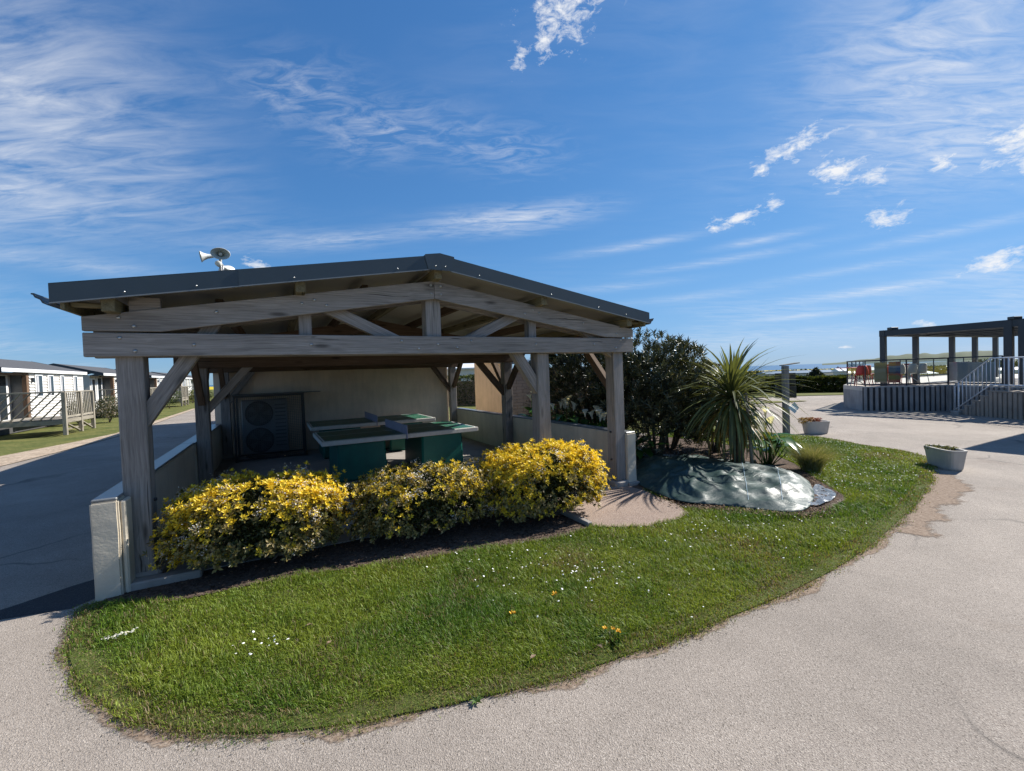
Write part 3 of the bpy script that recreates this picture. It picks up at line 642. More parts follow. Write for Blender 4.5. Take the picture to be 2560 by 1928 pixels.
# chips and crumbs of bark along the bed and the earth rim
def crumbs(name, P, s0, s1, mat, label, cat='litter'):
    n_ = len(P); q_ = rng.normal(size=(n_, 4, 3)); q_ = q_/np.linalg.norm(q_, axis=2, keepdims=True)*rng.uniform(s0, s1, (n_, 1, 1))*np.array([1, 1, .5])
    V = (P[:, None, :] + q_).reshape(-1, 3); k = np.arange(n_)[:, None]*4
    F = np.concatenate([k+np.array([[0, 1, 2]]), k+np.array([[0, 2, 3]]), k+np.array([[0, 3, 1]]), k+np.array([[1, 3, 2]])], 0)
    return tag(link(name, npmesh(name, V, F, mat)), label, cat, kind='stuff')
def scat(poly, n_, zf):
    p = np.asarray(poly); out = []
    while len(out) < n_:
        x, y = rng.uniform(*[p.min(0)[0], p.max(0)[0]]), rng.uniform(p.min(0)[1], p.max(0)[1])
        if inpoly(np.array([x]), np.array([y]), poly)[0]: out.append((x, y, zf(x, y)))
    return np.array(out)
crumbs('bark_mulch', scat(BED, 5200, lambda x, y: .024), .004, .016, M['soil'], 'loose dark bark mulch in the shrub bed', 'mulch')
crumbs('dead_leaf_litter', scat(BED, 900, lambda x, y: .028), .006, .016, M['dry'], 'pale dead leaf litter under the yellow shrubs')
crumbs('gravel_crumbs', np.array([(x, y, H(x, y)+.003) for x, y in [np.array(p)+rng.normal(0, .045, 2) for p in rim for _ in range(7)]]), .0015, .006, M['dirt'], 'earth crumbs and small stones along the lawn rim', 'gravel')
crumbs('trodden_crumbs', np.array([(x, y, H(x, y)+.004) for x, y in scat(grow(smoothpoly(EARTH, 3), -.12), 1100, lambda x, y: 0)[:, :2]]), .0015, .005, M['dirt'], 'loose earth crumbs on the bare patch by the planter', 'gravel')
# ------------------------------------------------------------------ the shelter (local frame: x = along the gable, y = depth)
sh = thing('timber_shelter', MS, 'open timber shelter with slate-grey gable roof and low cream walls', 'shelter')
tag_ = lambda o, l: tag(o, l)
UB, UE, UM = -.184, 5.905, 2.861
Z0, Z1 = 2.009, 2.212                       # tie beam
ztop = lambda u: 2.85 - .166*abs(UM-u); zbot = lambda u: 2.643 - .166*abs(UM-u)
slab = box('floor_slab', sh, M['conc'], 0.02, 5.74, .04, 7.25, -.05, .03, .003)
box('front_kerb', sh, M['conc'], -.02, .55, -.11, .02, -.05, .085, .014); box('path_kerb', sh, M['conc'], 4.19, 4.26, -1.0, -.07, -.05, .065, .01)
def frame(v, wood_, posts, inner):
    """one truss: pair of boards either side of the posts"""
    for s_, (a_, c_) in enumerate(((v, v+.06), (v+.25, v+.31))):
        tb = box('tie_beam', sh, wood_, UB, UE, a_, c_, Z0, Z1, .006)
        ch = []
        for side in (0, 1):
            mir = (lambda u: u) if side == 0 else (lambda u: 2*UM-u)
            pts = [(mir(UB), a_, Z1+.014), (mir(UB), a_, ztop(UB)), (mir(UM-.002), a_, ztop(UM)), (mir(UM-.002), a_, zbot(UM)), (mir(.34), a_, Z1+.014)]
            ch.append(extr('top_chord', sh, wood_, pts, (0, c_-a_, 0), bev=.004))
        if s_ == 0 and not inner: first = (tb, ch)
    va, vb = v+.10, v+.21; vm = (va+vb)/2
    def web(u0, z0, u1, z1, w_, nm='web'): return beam(nm, sh, wood_, (u0, vm, z0), (u1, vm, z1), .11, w_, (0, 1, 0), .004) if False else beam(nm, sh, wood_, (u0, vm, z0), (u1, vm, z1), .11, w_, (0, 0, 1) if abs(u1-u0) > .05 else (1, 0, 0), .004)
    box('king_post', sh, wood_, UM-.09, UM+.09, v+.07, v+.24, Z0+.02, zbot(UM)+.1, .005)
    for mir in ((lambda u: u), (lambda u: 2*UM-u)):
        web(mir(1.50), Z0+.05, mir(1.50), zbot(1.5)+.08, .12)
        web(mir(2.45), Z1-.05, mir(1.70), zbot(1.75)+.06, .12)
    for (u0, u1, z0_) in posts: box('post', sh, wood_, u0, u1, v+.06, v+.25, z0_, 2.34 if u0 < 1 or u0 > 5 else Z0, .008)
    return (None if inner else first)
front = frame(0, M['wood'], [(0, .19, .10), (5.567, 5.75, .11), (4.262, 4.445, .08)], False)
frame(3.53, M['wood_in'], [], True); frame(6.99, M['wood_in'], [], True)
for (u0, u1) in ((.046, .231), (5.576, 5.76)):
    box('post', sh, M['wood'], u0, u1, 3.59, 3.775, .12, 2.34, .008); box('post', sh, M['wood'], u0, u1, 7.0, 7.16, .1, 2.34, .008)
# front braces
vm = .155
beam('brace', sh, M['wood'], (.10, vm, 1.36), (.74, vm, 2.36), .11, .125, (0, 0, 1), .005)
beam('brace', sh, M['wood'], (4.36, vm, 1.44), (3.90, vm, 2.14), .11, .135, (0, 0, 1), .005)
beam('brace', sh, M['wood'], (5.66, vm, 1.95), (5.06, vm, 2.36), .11, .12, (0, 0, 1), .005)
for (up_, s_) in ((.14, 1), (5.67, -1)):
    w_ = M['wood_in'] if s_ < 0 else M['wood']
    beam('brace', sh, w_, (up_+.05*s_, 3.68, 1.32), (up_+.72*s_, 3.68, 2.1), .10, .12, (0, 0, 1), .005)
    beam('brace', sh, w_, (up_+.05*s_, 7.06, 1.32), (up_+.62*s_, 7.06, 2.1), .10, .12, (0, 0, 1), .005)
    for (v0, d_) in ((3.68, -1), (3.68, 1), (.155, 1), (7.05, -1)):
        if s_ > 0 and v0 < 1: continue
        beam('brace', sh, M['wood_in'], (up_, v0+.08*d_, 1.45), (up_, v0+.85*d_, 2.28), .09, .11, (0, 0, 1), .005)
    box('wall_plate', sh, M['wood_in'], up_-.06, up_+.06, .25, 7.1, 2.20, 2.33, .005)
# purlins and roof
TH = math.atan(.166)
for u in (.03, 1.46, UM, 2*UM-1.46, 2*UM-.03):
    zc = ztop(u) + .055
    box('purlin', sh, M['purlin'], u-.045, u+.045, -.16, 7.2, zc-.065, zc+.045, .006)
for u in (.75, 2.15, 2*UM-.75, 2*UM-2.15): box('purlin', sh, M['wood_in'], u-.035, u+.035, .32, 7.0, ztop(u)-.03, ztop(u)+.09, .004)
box('blocking', sh, M['wood'], .12, .34, .02, .07, ztop(.12)-.02, ztop(.12)+.13, .003)
E0, E1 = -.295, 6.017; VF, VBK = -.222, 7.75
zr = lambda u: 3.085 - .166*abs(UM-u)
for side in (0, 1):
    mir = (lambda u: u) if side == 0 else (lambda u: 2*UM-u)
    # ribbed sheets, one piece per metre of depth
    nS = 8
    for k in range(nS):
        v0 = VF+.012+(VBK-VF)*k/nS; v1 = VF+.012+(VBK-VF)*(k+1)/nS-.002
        pts = [(mir(E0+.01), v0, zr(E0)-.075), (mir(E0+.01), v0, zr(E0)-.02), (mir(UM-.003), v0, zr(UM)-.02), (mir(UM-.003), v0, zr(UM)-.075)]
        sp = extr('roof_panel', sh, M['panel'], pts, (0, v1-v0, 0))
        ptt = [(mir(E0+.01), v0, zr(E0)-.0195), (mir(E0+.01), v0, zr(E0)-.006), (mir(UM-.003), v0, zr(UM)-.006), (mir(UM-.003), v0, zr(UM)-.0195)]
        extr('roof_sheet', sp, M['roofsheet'], ptt, (0, v1-v0, 0))
    # front fascia in two overlapping lengths
    for j, (ua, ub_) in enumerate(((E0, .99), (.955, UM-.12))):
        v0 = VF - .006*j - .002
        pts = [(mir(ua), v0, zr(ua)-.142), (mir(ua), v0, zr(ua)+.004*j), (mir(ub_), v0, zr(ub_)+.004*j), (mir(ub_), v0, zr(ub_)-.142-.003*j)]
        fa = extr('fascia', sh, M['slate'], pts, (0, .006, 0))
        pl_ = [(mir(ua), v0-.004, zr(ua)-.152), (mir(ua), v0-.004, zr(ua)-.143), (mir(ub_), v0-.004, zr(ub_)-.143), (mir(ub_), v0-.004, zr(ub_)-.152)]
        extr('folded_lip', fa, M['slate_lip_lit'], pl_, (0, .03, 0))
        for uu in (ua+.45, ub_-.35):
            lathe('screw', fa, M['steel'], [(.0, .008), (.006, .006), (.008, 0)], Matrix.Translation((mir(uu), v0-.001, zr(uu)-.11)) @ Matrix.Rotation(R(90), 4, 'X'), 8)
    pts = [(mir(E0), VF-.001, zr(E0)+.002), (mir(E0), VF-.001, zr(E0)+.006), (mir(UM-.1), VF-.001, zr(UM-.1)+.006), (mir(UM-.1), VF-.001, zr(UM-.1)+.002)]
    extr('verge_trim', sh, M['slate'], pts, (0, .16, 0))
    # ogee gutter along the eave
    prof = [(-.004, -.075), (-.05, -.085), (-.078, -.07), (-.09, -.045), (-.118, -.03), (-.128, -.008), (-.138, -.006), (-.138, .004), (-.120, .004), (-.110, -.022), (-.084, -.036), (-.07, -.06), (-.05, -.075), (-.004, -.066)]
    pts = [(mir(E0+.035+x), VF+.012, zr(E0)-.078+z) for x, z in prof]
    extr('gutter', sh, M['gutter'], pts, (0, VBK-VF, 0))
    extr('eave_board', sh, M['purlin'], [(mir(E0+.05), VF+.03, zr(E0)-.19), (mir(E0+.05), VF+.03, zr(E0)-.08), (mir(E0+.075), VF+.03, zr(E0)-.08), (mir(E0+.075), VF+.03, zr(E0)-.19)], (0, VBK-VF-.1, 0))
    box('soffit_board', sh, M['purlin'], min(mir(E0+.08), mir(.0)), max(mir(E0+.08), mir(.0)), -.1, -.02, zr(.0)-.20, zr(.0)-.165, .003)
cap = extr('ridge_cap', sh, M['slate'], [(UM-.17, VF-.018, zr(UM-.17)-.012), (UM-.165, VF-.018, zr(UM-.17)+.022), (UM, VF-.018, zr(UM)+.02), (UM+.165, VF-.018, zr(UM-.17)+.022), (UM+.17, VF-.018, zr(UM-.17)-.012), (UM+.135, VF-.018, zr(UM)-.168), (UM-.135, VF-.018, zr(UM)-.168)], (0, .012, 0))
for s_ in (-1, 1):
    extr('ridge_flashing', cap, M['slate'], [(UM, VF-.01, zr(UM)+.012), (UM, VF-.01, zr(UM)+.018), (UM+s_*.165, VF-.01, zr(UM-.165)+.02), (UM+s_*.165, VF-.01, zr(UM-.165)+.012)], (0, VBK-VF, 0))
    lathe('screw', cap, M['steel'], [(.0, .01), (.007, .008), (.009, 0)], Matrix.Translation((UM+s_*.055, VF-.02, zr(UM)-.125)) @ Matrix.Rotation(R(90), 4, 'X'), 8)
# dome-headed bolts on the front boards
BOLT = mk('bolt', *(lambda P_: ([(r_*math.cos(2*math.pi*k/10), r_*math.sin(2*math.pi*k/10), z_) for r_, z_ in P_ for k in range(10)] + [(0, 0, .012)], [(i*10+k, i*10+(k+1) % 10, (i+1)*10+(k+1) % 10, (i+1)*10+k) for i in range(2) for k in range(10)] + [(20+k, 20+(k+1) % 10, 30) for k in range(10)]))([(.016, 0), (.014, .006), (.008, .011)]), M['steel'], True)
def pixv(px, py, v):
    """point of the front plane seen at a source pixel (survey helper)"""
    g = fw*1088.665 + rt*(px-1280) - up*(py-964); nrm = EV; p0 = S(0, v, 0); t = (p0 - Vector((0, 0, EYE))).dot(nrm)/g.dot(nrm); p = Vector((0, 0, EYE)) + g*t
    d = p - O0; return d.dot(EU), p.z
for px, py in [(299, 845), (338, 878), (485, 862), (778, 862), (1004, 853), (1047, 872), (1095, 861), (1143, 869), (1178, 853), (1340, 861), (1485, 861), (1540, 870), (1551, 850)]:
    u, z = pixv(px, py, 0); link('bolt', BOLT, front[0], Matrix.Translation((u, -.001, z)) @ Matrix.Rotation(R(90), 4, 'X'))
for px, py in [(296, 794), (335, 816), (541, 780), (755, 759), (786, 750), (816, 764), (1077, 713), (1078, 735), (1101, 716), (1102, 737), (1312, 785), (1332, 775), (1348, 783), (1458, 808), (1550, 821), (1541, 835)]:
    u, z = pixv(px, py, 0); link('bolt', BOLT, front[1][0 if u < UM else 1], Matrix.Translation((u, -.001, z)) @ Matrix.Rotation(R(90), 4, 'X'))
# low walls with copings, back wall, plinths
def rough_wall(name, x0, x1, y0, y1, z0, z1, mat):
    """rendered wall with slightly uneven, rounded arrises"""
    bm = bmesh.new(); bmesh.ops.create_cube(bm, size=1); bmesh.ops.scale(bm, vec=(x1-x0, y1-y0, z1-z0), verts=bm.verts)
    bmesh.ops.bevel(bm, geom=list(bm.edges), offset=.012, segments=2, affect='EDGES')
    for ax_ in range(3):
        pass
    bmesh.ops.subdivide_edges(bm, edges=[e for e in bm.edges if e.calc_length() > .3], cuts=9, use_grid_fill=True)
    cx, cy, cz = (x0+x1)/2, (y0+y1)/2, (z0+z1)/2
    for v_ in bm.verts:
        p = v_.co; nn = noise.noise_vector(Vector((p.x+cx, p.y+cy, p.z+cz))*4.0)*.0045; v_.co += nn
    me = bpy.data.meshes.new(name); bm.to_mesh(me); bm.free(); me.materials.append(mat)
    return link(name, me, sh, Matrix.Translation((cx, cy, cz)))
wl = rough_wall('low_wall', -.16, .018, -.15, 3.55, -.05, .815, M['render'])
wl2 = rough_wall('low_wall', -.16, .04, 3.56, 7.2, -.05, .815, M['render'])
box('coping', wl, M['coping'], -.155, .012, -.14, 3.55, .812, .838, .008); box('coping', wl2, M['coping'], -.155, .035, 3.56, 7.15, .812, .838, .008)
wr = rough_wall('low_wall', 5.752, 5.935, .03, 7.15, .06, .80, M['render'])
box('coping', wr, M['coping'], 5.756, 5.93, .04, 7.1, .797, .82, .008)
box('footing', sh, M['conc'], 5.74, 5.95, -.02, 7.15, -.1, .07, .01)
for (a_, c_) in ((.02, 3.5), (3.6, 6.9)): box('inner_facing', wr, M['render'], 5.738, 5.751, max(a_, .26), c_, .03, .797, .004)
box('wall_end_pier', wl, M['render'], .019, .06, -.12, .05, .0, .80, .012)
box('back_wall', sh, M['render_lifted'], .70, 5.56, 7.17, 7.3, 0, 2.5, .004)
box('back_wall', sh, M['render_lifted'], -.1, .72, 7.3, 7.42, 0, 2.5, .004)
for (u, v) in ((.0, .03), (5.54, .02), (4.23, .02), (.02, 3.55), (5.55, 3.55), (.02, 6.98), (5.55, 6.98)):
    box('post_plinth', sh, M['conc'], u-.02, u+.24, v, v+.26, .0, .11, .025)
for z_ in (.42, .83): lathe('bolt', sh, M['black'], [(0, .02), (.014, .02), (.016, 0)], Matrix.Translation((5.566, .16, z_)) @ Matrix.Rotation(R(-90), 4, 'Y'), 8)
lathe('bolt', sh, M['black'], [(0, .02), (.014, .02), (.016, 0)], Matrix.Translation((.191, .16, .72)) @ Matrix.Rotation(R(90), 4, 'Y'), 8)

# ------------------------------------------------------------------ table-tennis tables
def pp_table(u, v, rz, label):
    t = thing('table_tennis_table', SM(u, v, .035, R(rz)), label, 'table', 'concrete table-tennis tables')
    L_, W_ = 2.74, 1.525; zt = .73
    for (x0, x1) in ((0, L_/2-.006), (L_/2+.006, L_)):
        top = box('table_top', t, M['table_rim'], x0, x1, 0, W_, zt-.075, zt, .006)
        box('playing_surface', top, M['table_top'], x0+.02, x1-.02, .02, W_-.02, zt-.002, zt+.003, .001)
        for (ya, yb) in ((.022, .042), (W_-.042, W_-.022)): box('side_line', top, M['line'], x0+.022, x1-.022, ya, yb, zt+.0032, zt+.005, 0)
        box('centre_line', top, M['line'], x0+.022, x1-.022, W_/2-.003, W_/2+.003, zt+.0033, zt+.0048, 0)
        xe = x0+.03 if x0 == 0 else x1-.05
        box('end_line', top, M['line'], xe, xe+.02, .043, W_-.043, zt+.0031, zt+.0051, 0)
    nt_ = box('net', t, M['net'], L_/2-.005, L_/2+.005, -.04, W_+.04, zt-.085, zt+.155, .002)
    for x0 in (.24, L_-.24-.82):
        lg = extr('leg', t, M['table_leg'], [(x0+.0, .18, 0), (x0+.82, .18, 0), (x0+.80, .18, zt-.076), (x0+.02, .18, zt-.076)], (0, W_-.36, 0), bev=.03)
    return t
pp_table(1.795, 2.666, 1.22, 'green concrete table-tennis table whose legs show just behind the yellow shrubs')
pp_table(1.785, 5.244, 0.0, 'green concrete table-tennis table closest to the shelter back wall')

# ------------------------------------------------------------------ heat pump in its cage
hp = thing('heat_pump', SM(.47, 6.62, .08), 'grey two-fan heat pump standing inside a black wire cage', 'heat pump')
box('casing', hp, M['hp_case'], 0, .92, 0, .33, .06, 1.28, .015)
for z_ in (.36, .97):
    fr_ = lathe('fan_ring', hp, M['black'], [(.25, 0), (.27, .02), (.285, .0)], Matrix.Translation((.34, -.002, z_)) @ Matrix.Rotation(R(90), 4, 'X'), 28)
    lathe('fan_recess', fr_, M['black'], [(0, .004), (.26, .004)], Matrix.Translation((.34, -.0005, z_)) @ Matrix.Rotation(R(90), 4, 'X'), 28)
    for k in range(9): lathe('guard_ring', fr_, M['mesh_wire'], [(.03+.027*k, .012), (.033+.027*k, .015), (.036+.027*k, .012)], Matrix.Translation((.34, -.001, z_)) @ Matrix.Rotation(R(90), 4, 'X'), 24)
    for k in range(5): 
        a_ = k*2*math.pi/5; extr('fan_blade', fr_, M['gutter'], [(.34+.04*math.cos(a_), -.006, z_+.04*math.sin(a_)), (.34+.23*math.cos(a_-.25), -.006, z_+.23*math.sin(a_-.25)), (.34+.235*math.cos(a_+.35), -.006, z_+.235*math.sin(a_+.35))], (0, .003, 0))
for x_ in (.05, .78): box('foot', hp, M['black'], x_, x_+.09, .0, .33, 0, .06, .004)
for k in range(12): box('louvre', hp, M['gutter'], .66, .88, -.006, .0, .20+k*.085, .23+k*.085, .002)
cg = thing('wire_cage', SM(.36, 6.28, .035), 'black steel wire cage enclosing the grey heat pump', 'cage')
CX, CY, CZ = 1.36, .78, 1.42
for x_ in (0, CX):
    for y_ in (0, CY): box('upright', cg, M['black'], x_-.018, x_+.018, y_-.018, y_+.018, 0, CZ, .003)
for z_ in (.03, CZ):
    for y_ in (0, CY): box('rail', cg, M['black'], .018, CX-.018, y_-.018, y_+.018, z_-.018, z_+.018, .003)
    for x_ in (0, CX): box('rail', cg, M['black'], x_-.018, x_+.018, .018, CY-.018, z_-.018, z_+.018, .003)
box('lid', cg, M['gutter'], -.03, CX+.03, -.03, CY+.03, CZ+.02, CZ+.045, .004)
box('lid_flap', cg, M['gutter'], CX+.03, CX+.40, .35, CY, CZ+.03, CZ+.042, .002)
def wiregrid(name, o_, du, dv, nu, nv):
    vs = []; fs = []; w_ = .0022
    o_, du, dv = Vector(o_), Vector(du), Vector(dv); eu, ev = du.normalized()*w_, dv.normalized()*w_
    for i in range(nu+1):
        p = o_ + du*i/nu; k = len(vs); vs += [p-eu, p+eu, p+eu+dv, p-eu+dv]; fs.append((k, k+1, k+2, k+3))
    for j in range(nv+1):
        p = o_ + dv*j/nv; k = len(vs); vs += [p-ev, p+ev, p+ev+du, p-ev+du]; fs.append((k, k+1, k+2, k+3))
    return link(name, mk(name, vs, fs, M['mesh_wire']), cg)
tag(wiregrid('wire_mesh', (0, 0, .03), (CX, 0, 0), (0, 0, CZ-.03), 34, 36), kind='stuff')
tag(wiregrid('wire_mesh', (CX, 0, .03), (0, CY, 0), (0, 0, CZ-.03), 20, 36), kind='stuff')

# ------------------------------------------------------------------ loudspeakers on a mast behind the roof
MV = 7.62; mu, mz0 = pixv(553, 684, MV); _, mz1 = pixv(553, 634, MV)
def spkpt(px, py): return pixv(px, py, MV)
ms = thing('loudspeaker_mast', SM(mu, MV, 0), 'grey steel mast carrying three white horn loudspeakers above the shelter roof', 'mast')
tube('mast_pole', ms, M['steel'], [(0, 0, 0), (0, 0, mz1-.02)], .032, 10)
tube('clamp', ms, M['steel'], [(.045, 0, mz0-.05), (.045, 0, mz0+.22)], .016, 8)
def horn(x, y, z, yaw, pitch_, s_, label):
    h_ = thing('horn_loudspeaker', SM(mu+x, MV+y, z) @ Matrix.Rotation(yaw, 4, 'Z') @ Matrix.Rotation(R(90)+pitch_, 4, 'X'), label, 'loudspeaker', 'horn loudspeakers on the mast')
    # local +Z = mouth direction; oval bell
    bell = lathe('bell', h_, M['white_plastic'], [(.045*s_, -.20*s_), (.05*s_, -.05*s_), (.075*s_, .06*s_), (.115*s_, .13*s_), (.165*s_, .175*s_), (.172*s_, .185*s_), (.166*s_, .186*s_)], None, 28, .68)
    lathe('inner_bell', bell, M['horn_in'], [(.166*s_, .186*s_), (.11*s_, .13*s_), (.07*s_, .06*s_), (.045*s_, .0), (.0, -.02*s_)], None, 28, .68)
    lathe('reflex_plug', h_, M['white_plastic'], [(.0, .10*s_), (.022*s_, .098*s_), (.036*s_, .08*s_), (.034*s_, .02*s_)], None, 16)
    lathe('driver', h_, M['white_plastic'], [(.0, -.30*s_), (.05*s_, -.30*s_), (.06*s_, -.285*s_), (.06*s_, -.20*s_), (.045*s_, -.195*s_)], None, 18)
    tube('bracket', h_, M['steel'], [(0, -.06*s_, -.15*s_), (0, -.13*s_, -.13*s_), (0, -.15*s_, -.05*s_)], .012*s_, 6)
(h1u, h1z), (h2u, h2z), (h3u, h3z) = spkpt(553, 640), spkpt(524, 640), spkpt(556, 664)
horn(h1u-mu, -.12, h1z, R(4), R(8), 1.15, 'white horn loudspeaker showing its round grey throat, upper of the mast')
horn(h2u-mu+.02, .02, h2z, R(-82), R(10), 1.1, 'white horn loudspeaker on the mast seen side-on, mouth pointing away from the others')
horn(h3u-mu, .22, h3z, R(165), R(5), 1.1, 'white horn loudspeaker seen from behind, lowest on the mast')
# ------------------------------------------------------------------ yellow shrubs
def golden_shrub(u, v, ru, rv, h, rz, yellow, white, bare, label, n_ros=1500):
    t = thing('golden_shrub', SM(u, v, .03, R(rz)), label, 'shrub')
    # rosettes on a clipped, uneven cushion
    d = rdir(n_ros*2); d = d[d[:, 2] > -.55][:n_ros]; n_ = len(d)
    e = .62                                             # superellipsoid
    q_ = np.sign(d)*np.abs(d)**e; q_ = q_/np.maximum(np.linalg.norm(q_, axis=1, keepdims=True), .01)**.5
    lump = np.array([1 + .13*noise.noise(Vector(x)*2.1+Vector((u*3, v, 0))) + .09*noise.noise(Vector(x)*5+Vector((u, 2, 0))) for x in d])[:, None]
    depth_ = 1 - rng.normal(.05, .05, (n_, 1)) + (rng.random((n_, 1)) < .07)*rng.uniform(.06, .2, (n_, 1))
    P = q_*lump*depth_*np.array([ru, rv, h*.5]); P[:, 2] += h*.5
    keep = P[:, 2] > .05
    low = P[:, 2]/h
    pk = np.array([noise.noise(Vector(x)*1.9+Vector((7, u, v))) for x in P])
    keep &= rng.random(n_) < np.clip(.62 + 1.0*low - bare*(pk+.25)*(1.15-low), .1, 1)
    P, d, low, pk = P[keep], d[keep], low[keep], pk[keep]; n_ = len(P)
    upd = unit(d*np.array([1, 1, .8])+np.array([0, 0, .75]))
    # a rosette is golden new growth, or an older dull one
    sunny = (rng.random(n_) < np.clip(yellow*(.12+1.0*low**1.3) + .55*pk*yellow, 0, .95))
    k = 8; idx = np.repeat(np.arange(n_), k); m_ = len(idx)
    ang = np.tile(np.arange(k)*2*np.pi/k*2.4, n_) + np.repeat(rng.uniform(0, 6, n_), k)
    ux = unit(np.cross(upd, rdir(n_))); uy = np.cross(upd, ux); til = np.tile(np.linspace(.35, 1.25, k), n_) + rng.normal(0, .15, m_)
    D = upd[idx]*np.cos(til)[:, None] + (ux[idx]*np.cos(ang)[:, None] + uy[idx]*np.sin(ang)[:, None])*np.sin(til)[:, None]
    s_ = sunny[idx]; Lg = np.where(s_, .038, .044)*rng.uniform(.7, 1.2, m_); Wd = Lg*np.where(s_, .40, .45)
    v_, f_ = leaves(P[idx] + D*.006, D, upd[idx], Lg, Wd, .10, .2)
    base = np.where(s_[:, None], np.array([.80, .62, .055]), np.array([.30, .245, .085]))
    olive = (rng.random(m_) < .35)[:, None] & ~s_[:, None]; base = np.where(olive, np.array([.085, .095, .028]), base)
    pale = (rng.random(m_) < .22)[:, None] & ~s_[:, None]; base = np.where(pale, np.array([.42, .33, .16]), base)
    c = base*rng.uniform(.72, 1.25, (m_, 1))
    tag(link('foliage', npmesh('foliage', v_, f_, M['leaf'], np.repeat(c, 4, 0)), t), kind='stuff')
    # inner, older green leaves
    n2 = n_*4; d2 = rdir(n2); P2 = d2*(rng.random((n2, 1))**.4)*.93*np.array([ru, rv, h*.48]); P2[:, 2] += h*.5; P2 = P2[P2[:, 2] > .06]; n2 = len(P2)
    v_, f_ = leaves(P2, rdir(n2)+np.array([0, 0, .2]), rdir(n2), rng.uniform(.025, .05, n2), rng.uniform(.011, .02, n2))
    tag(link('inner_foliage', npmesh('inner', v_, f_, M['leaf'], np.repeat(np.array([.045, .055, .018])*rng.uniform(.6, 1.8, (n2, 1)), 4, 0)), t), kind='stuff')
    # white blossom clusters
    nb = int(white); pick = rng.choice(n_, nb, p=(.25+low)/np.sum(.25+low)); kk = 44; idx = np.repeat(pick, kk)
    C = P[idx] + upd[idx]*.018 + np.repeat(rng.normal(0, .006, (nb, 3)), kk, 0) + rng.normal(0, .026, (nb*kk, 3)); N_ = unit(upd[idx]+rng.normal(0, .6, (nb*kk, 3)))
    D_ = unit(np.cross(N_, rdir(nb*kk))); v_, f_ = leaves(C, D_, N_, rng.uniform(.011, .019, nb*kk), rng.uniform(.007, .012, nb*kk), .0, .05)
    wc = np.where(rng.random((nb*kk, 1)) < .28, np.array([.62, .47, .33]), np.array([.74, .72, .70]))*rng.uniform(.8, 1.1, (nb*kk, 1))
    tag(link('blossom', npmesh('blossom', v_, f_, M['leaf'], np.repeat(wc, 4, 0)), t), kind='stuff')
    # branching stems
    for i in range(9):
        a_ = rng.uniform(0, 6.28); r0 = rng.uniform(0, .25); r1 = rng.uniform(.55, .95)
        p0 = Vector((r0*ru*math.cos(a_), r0*rv*math.sin(a_), -.02)); p3 = Vector((r1*ru*math.cos(a_), r1*rv*math.sin(a_), h*rng.uniform(.3, .7)))
        pm = p0.lerp(p3, .5) + Vector((rng.normal(0, .04), rng.normal(0, .04), -.05))
        tube('stem', t, M['twig'], [p0, p0.lerp(pm, .5)+Vector((0, 0, .01)), pm, pm.lerp(p3, .6)+Vector((rng.normal(0, .02), 0, 0)), p3], [.011, .009, .008, .006, .003], 6)
    # fine twigs
    V = []; F = []
    for i in range(170):
        dd = Vector(rdir(1)[0]); p = Vector((dd.x*ru*rng.uniform(.2, .95), dd.y*rv*rng.uniform(.2, .95), h*(.12+.5*rng.random()))); e_ = p + Vector((rng.normal(0, .12), rng.normal(0, .1), rng.uniform(0, .16)))
        s2 = Vector((rng.normal(), rng.normal(), rng.normal())).normalized()*.0022; k = len(V); V += [p-s2, p+s2, e_+s2*.5, e_-s2*.5]; F.append((k, k+1, k+2, k+3))
    tag(link('twigs', mk('twigs', V, F, M['twig']), t), kind='stuff')
golden_shrub(1.02, .02, .78, .46, .80, -6, .95, 130, .2, 'large yellow-leaved shrub with many white blossoms beside the thick wall post', 3600)
golden_shrub(2.58, -.22, .74, .40, .74, -8, .55, 60, .9, 'sparse twiggy brownish-yellow shrub in the middle of the row', 2500)
golden_shrub(3.97, -.40, .76, .48, .84, -8, 1.15, 60, .25, 'dense bright golden shrub beside the pink path', 4000)

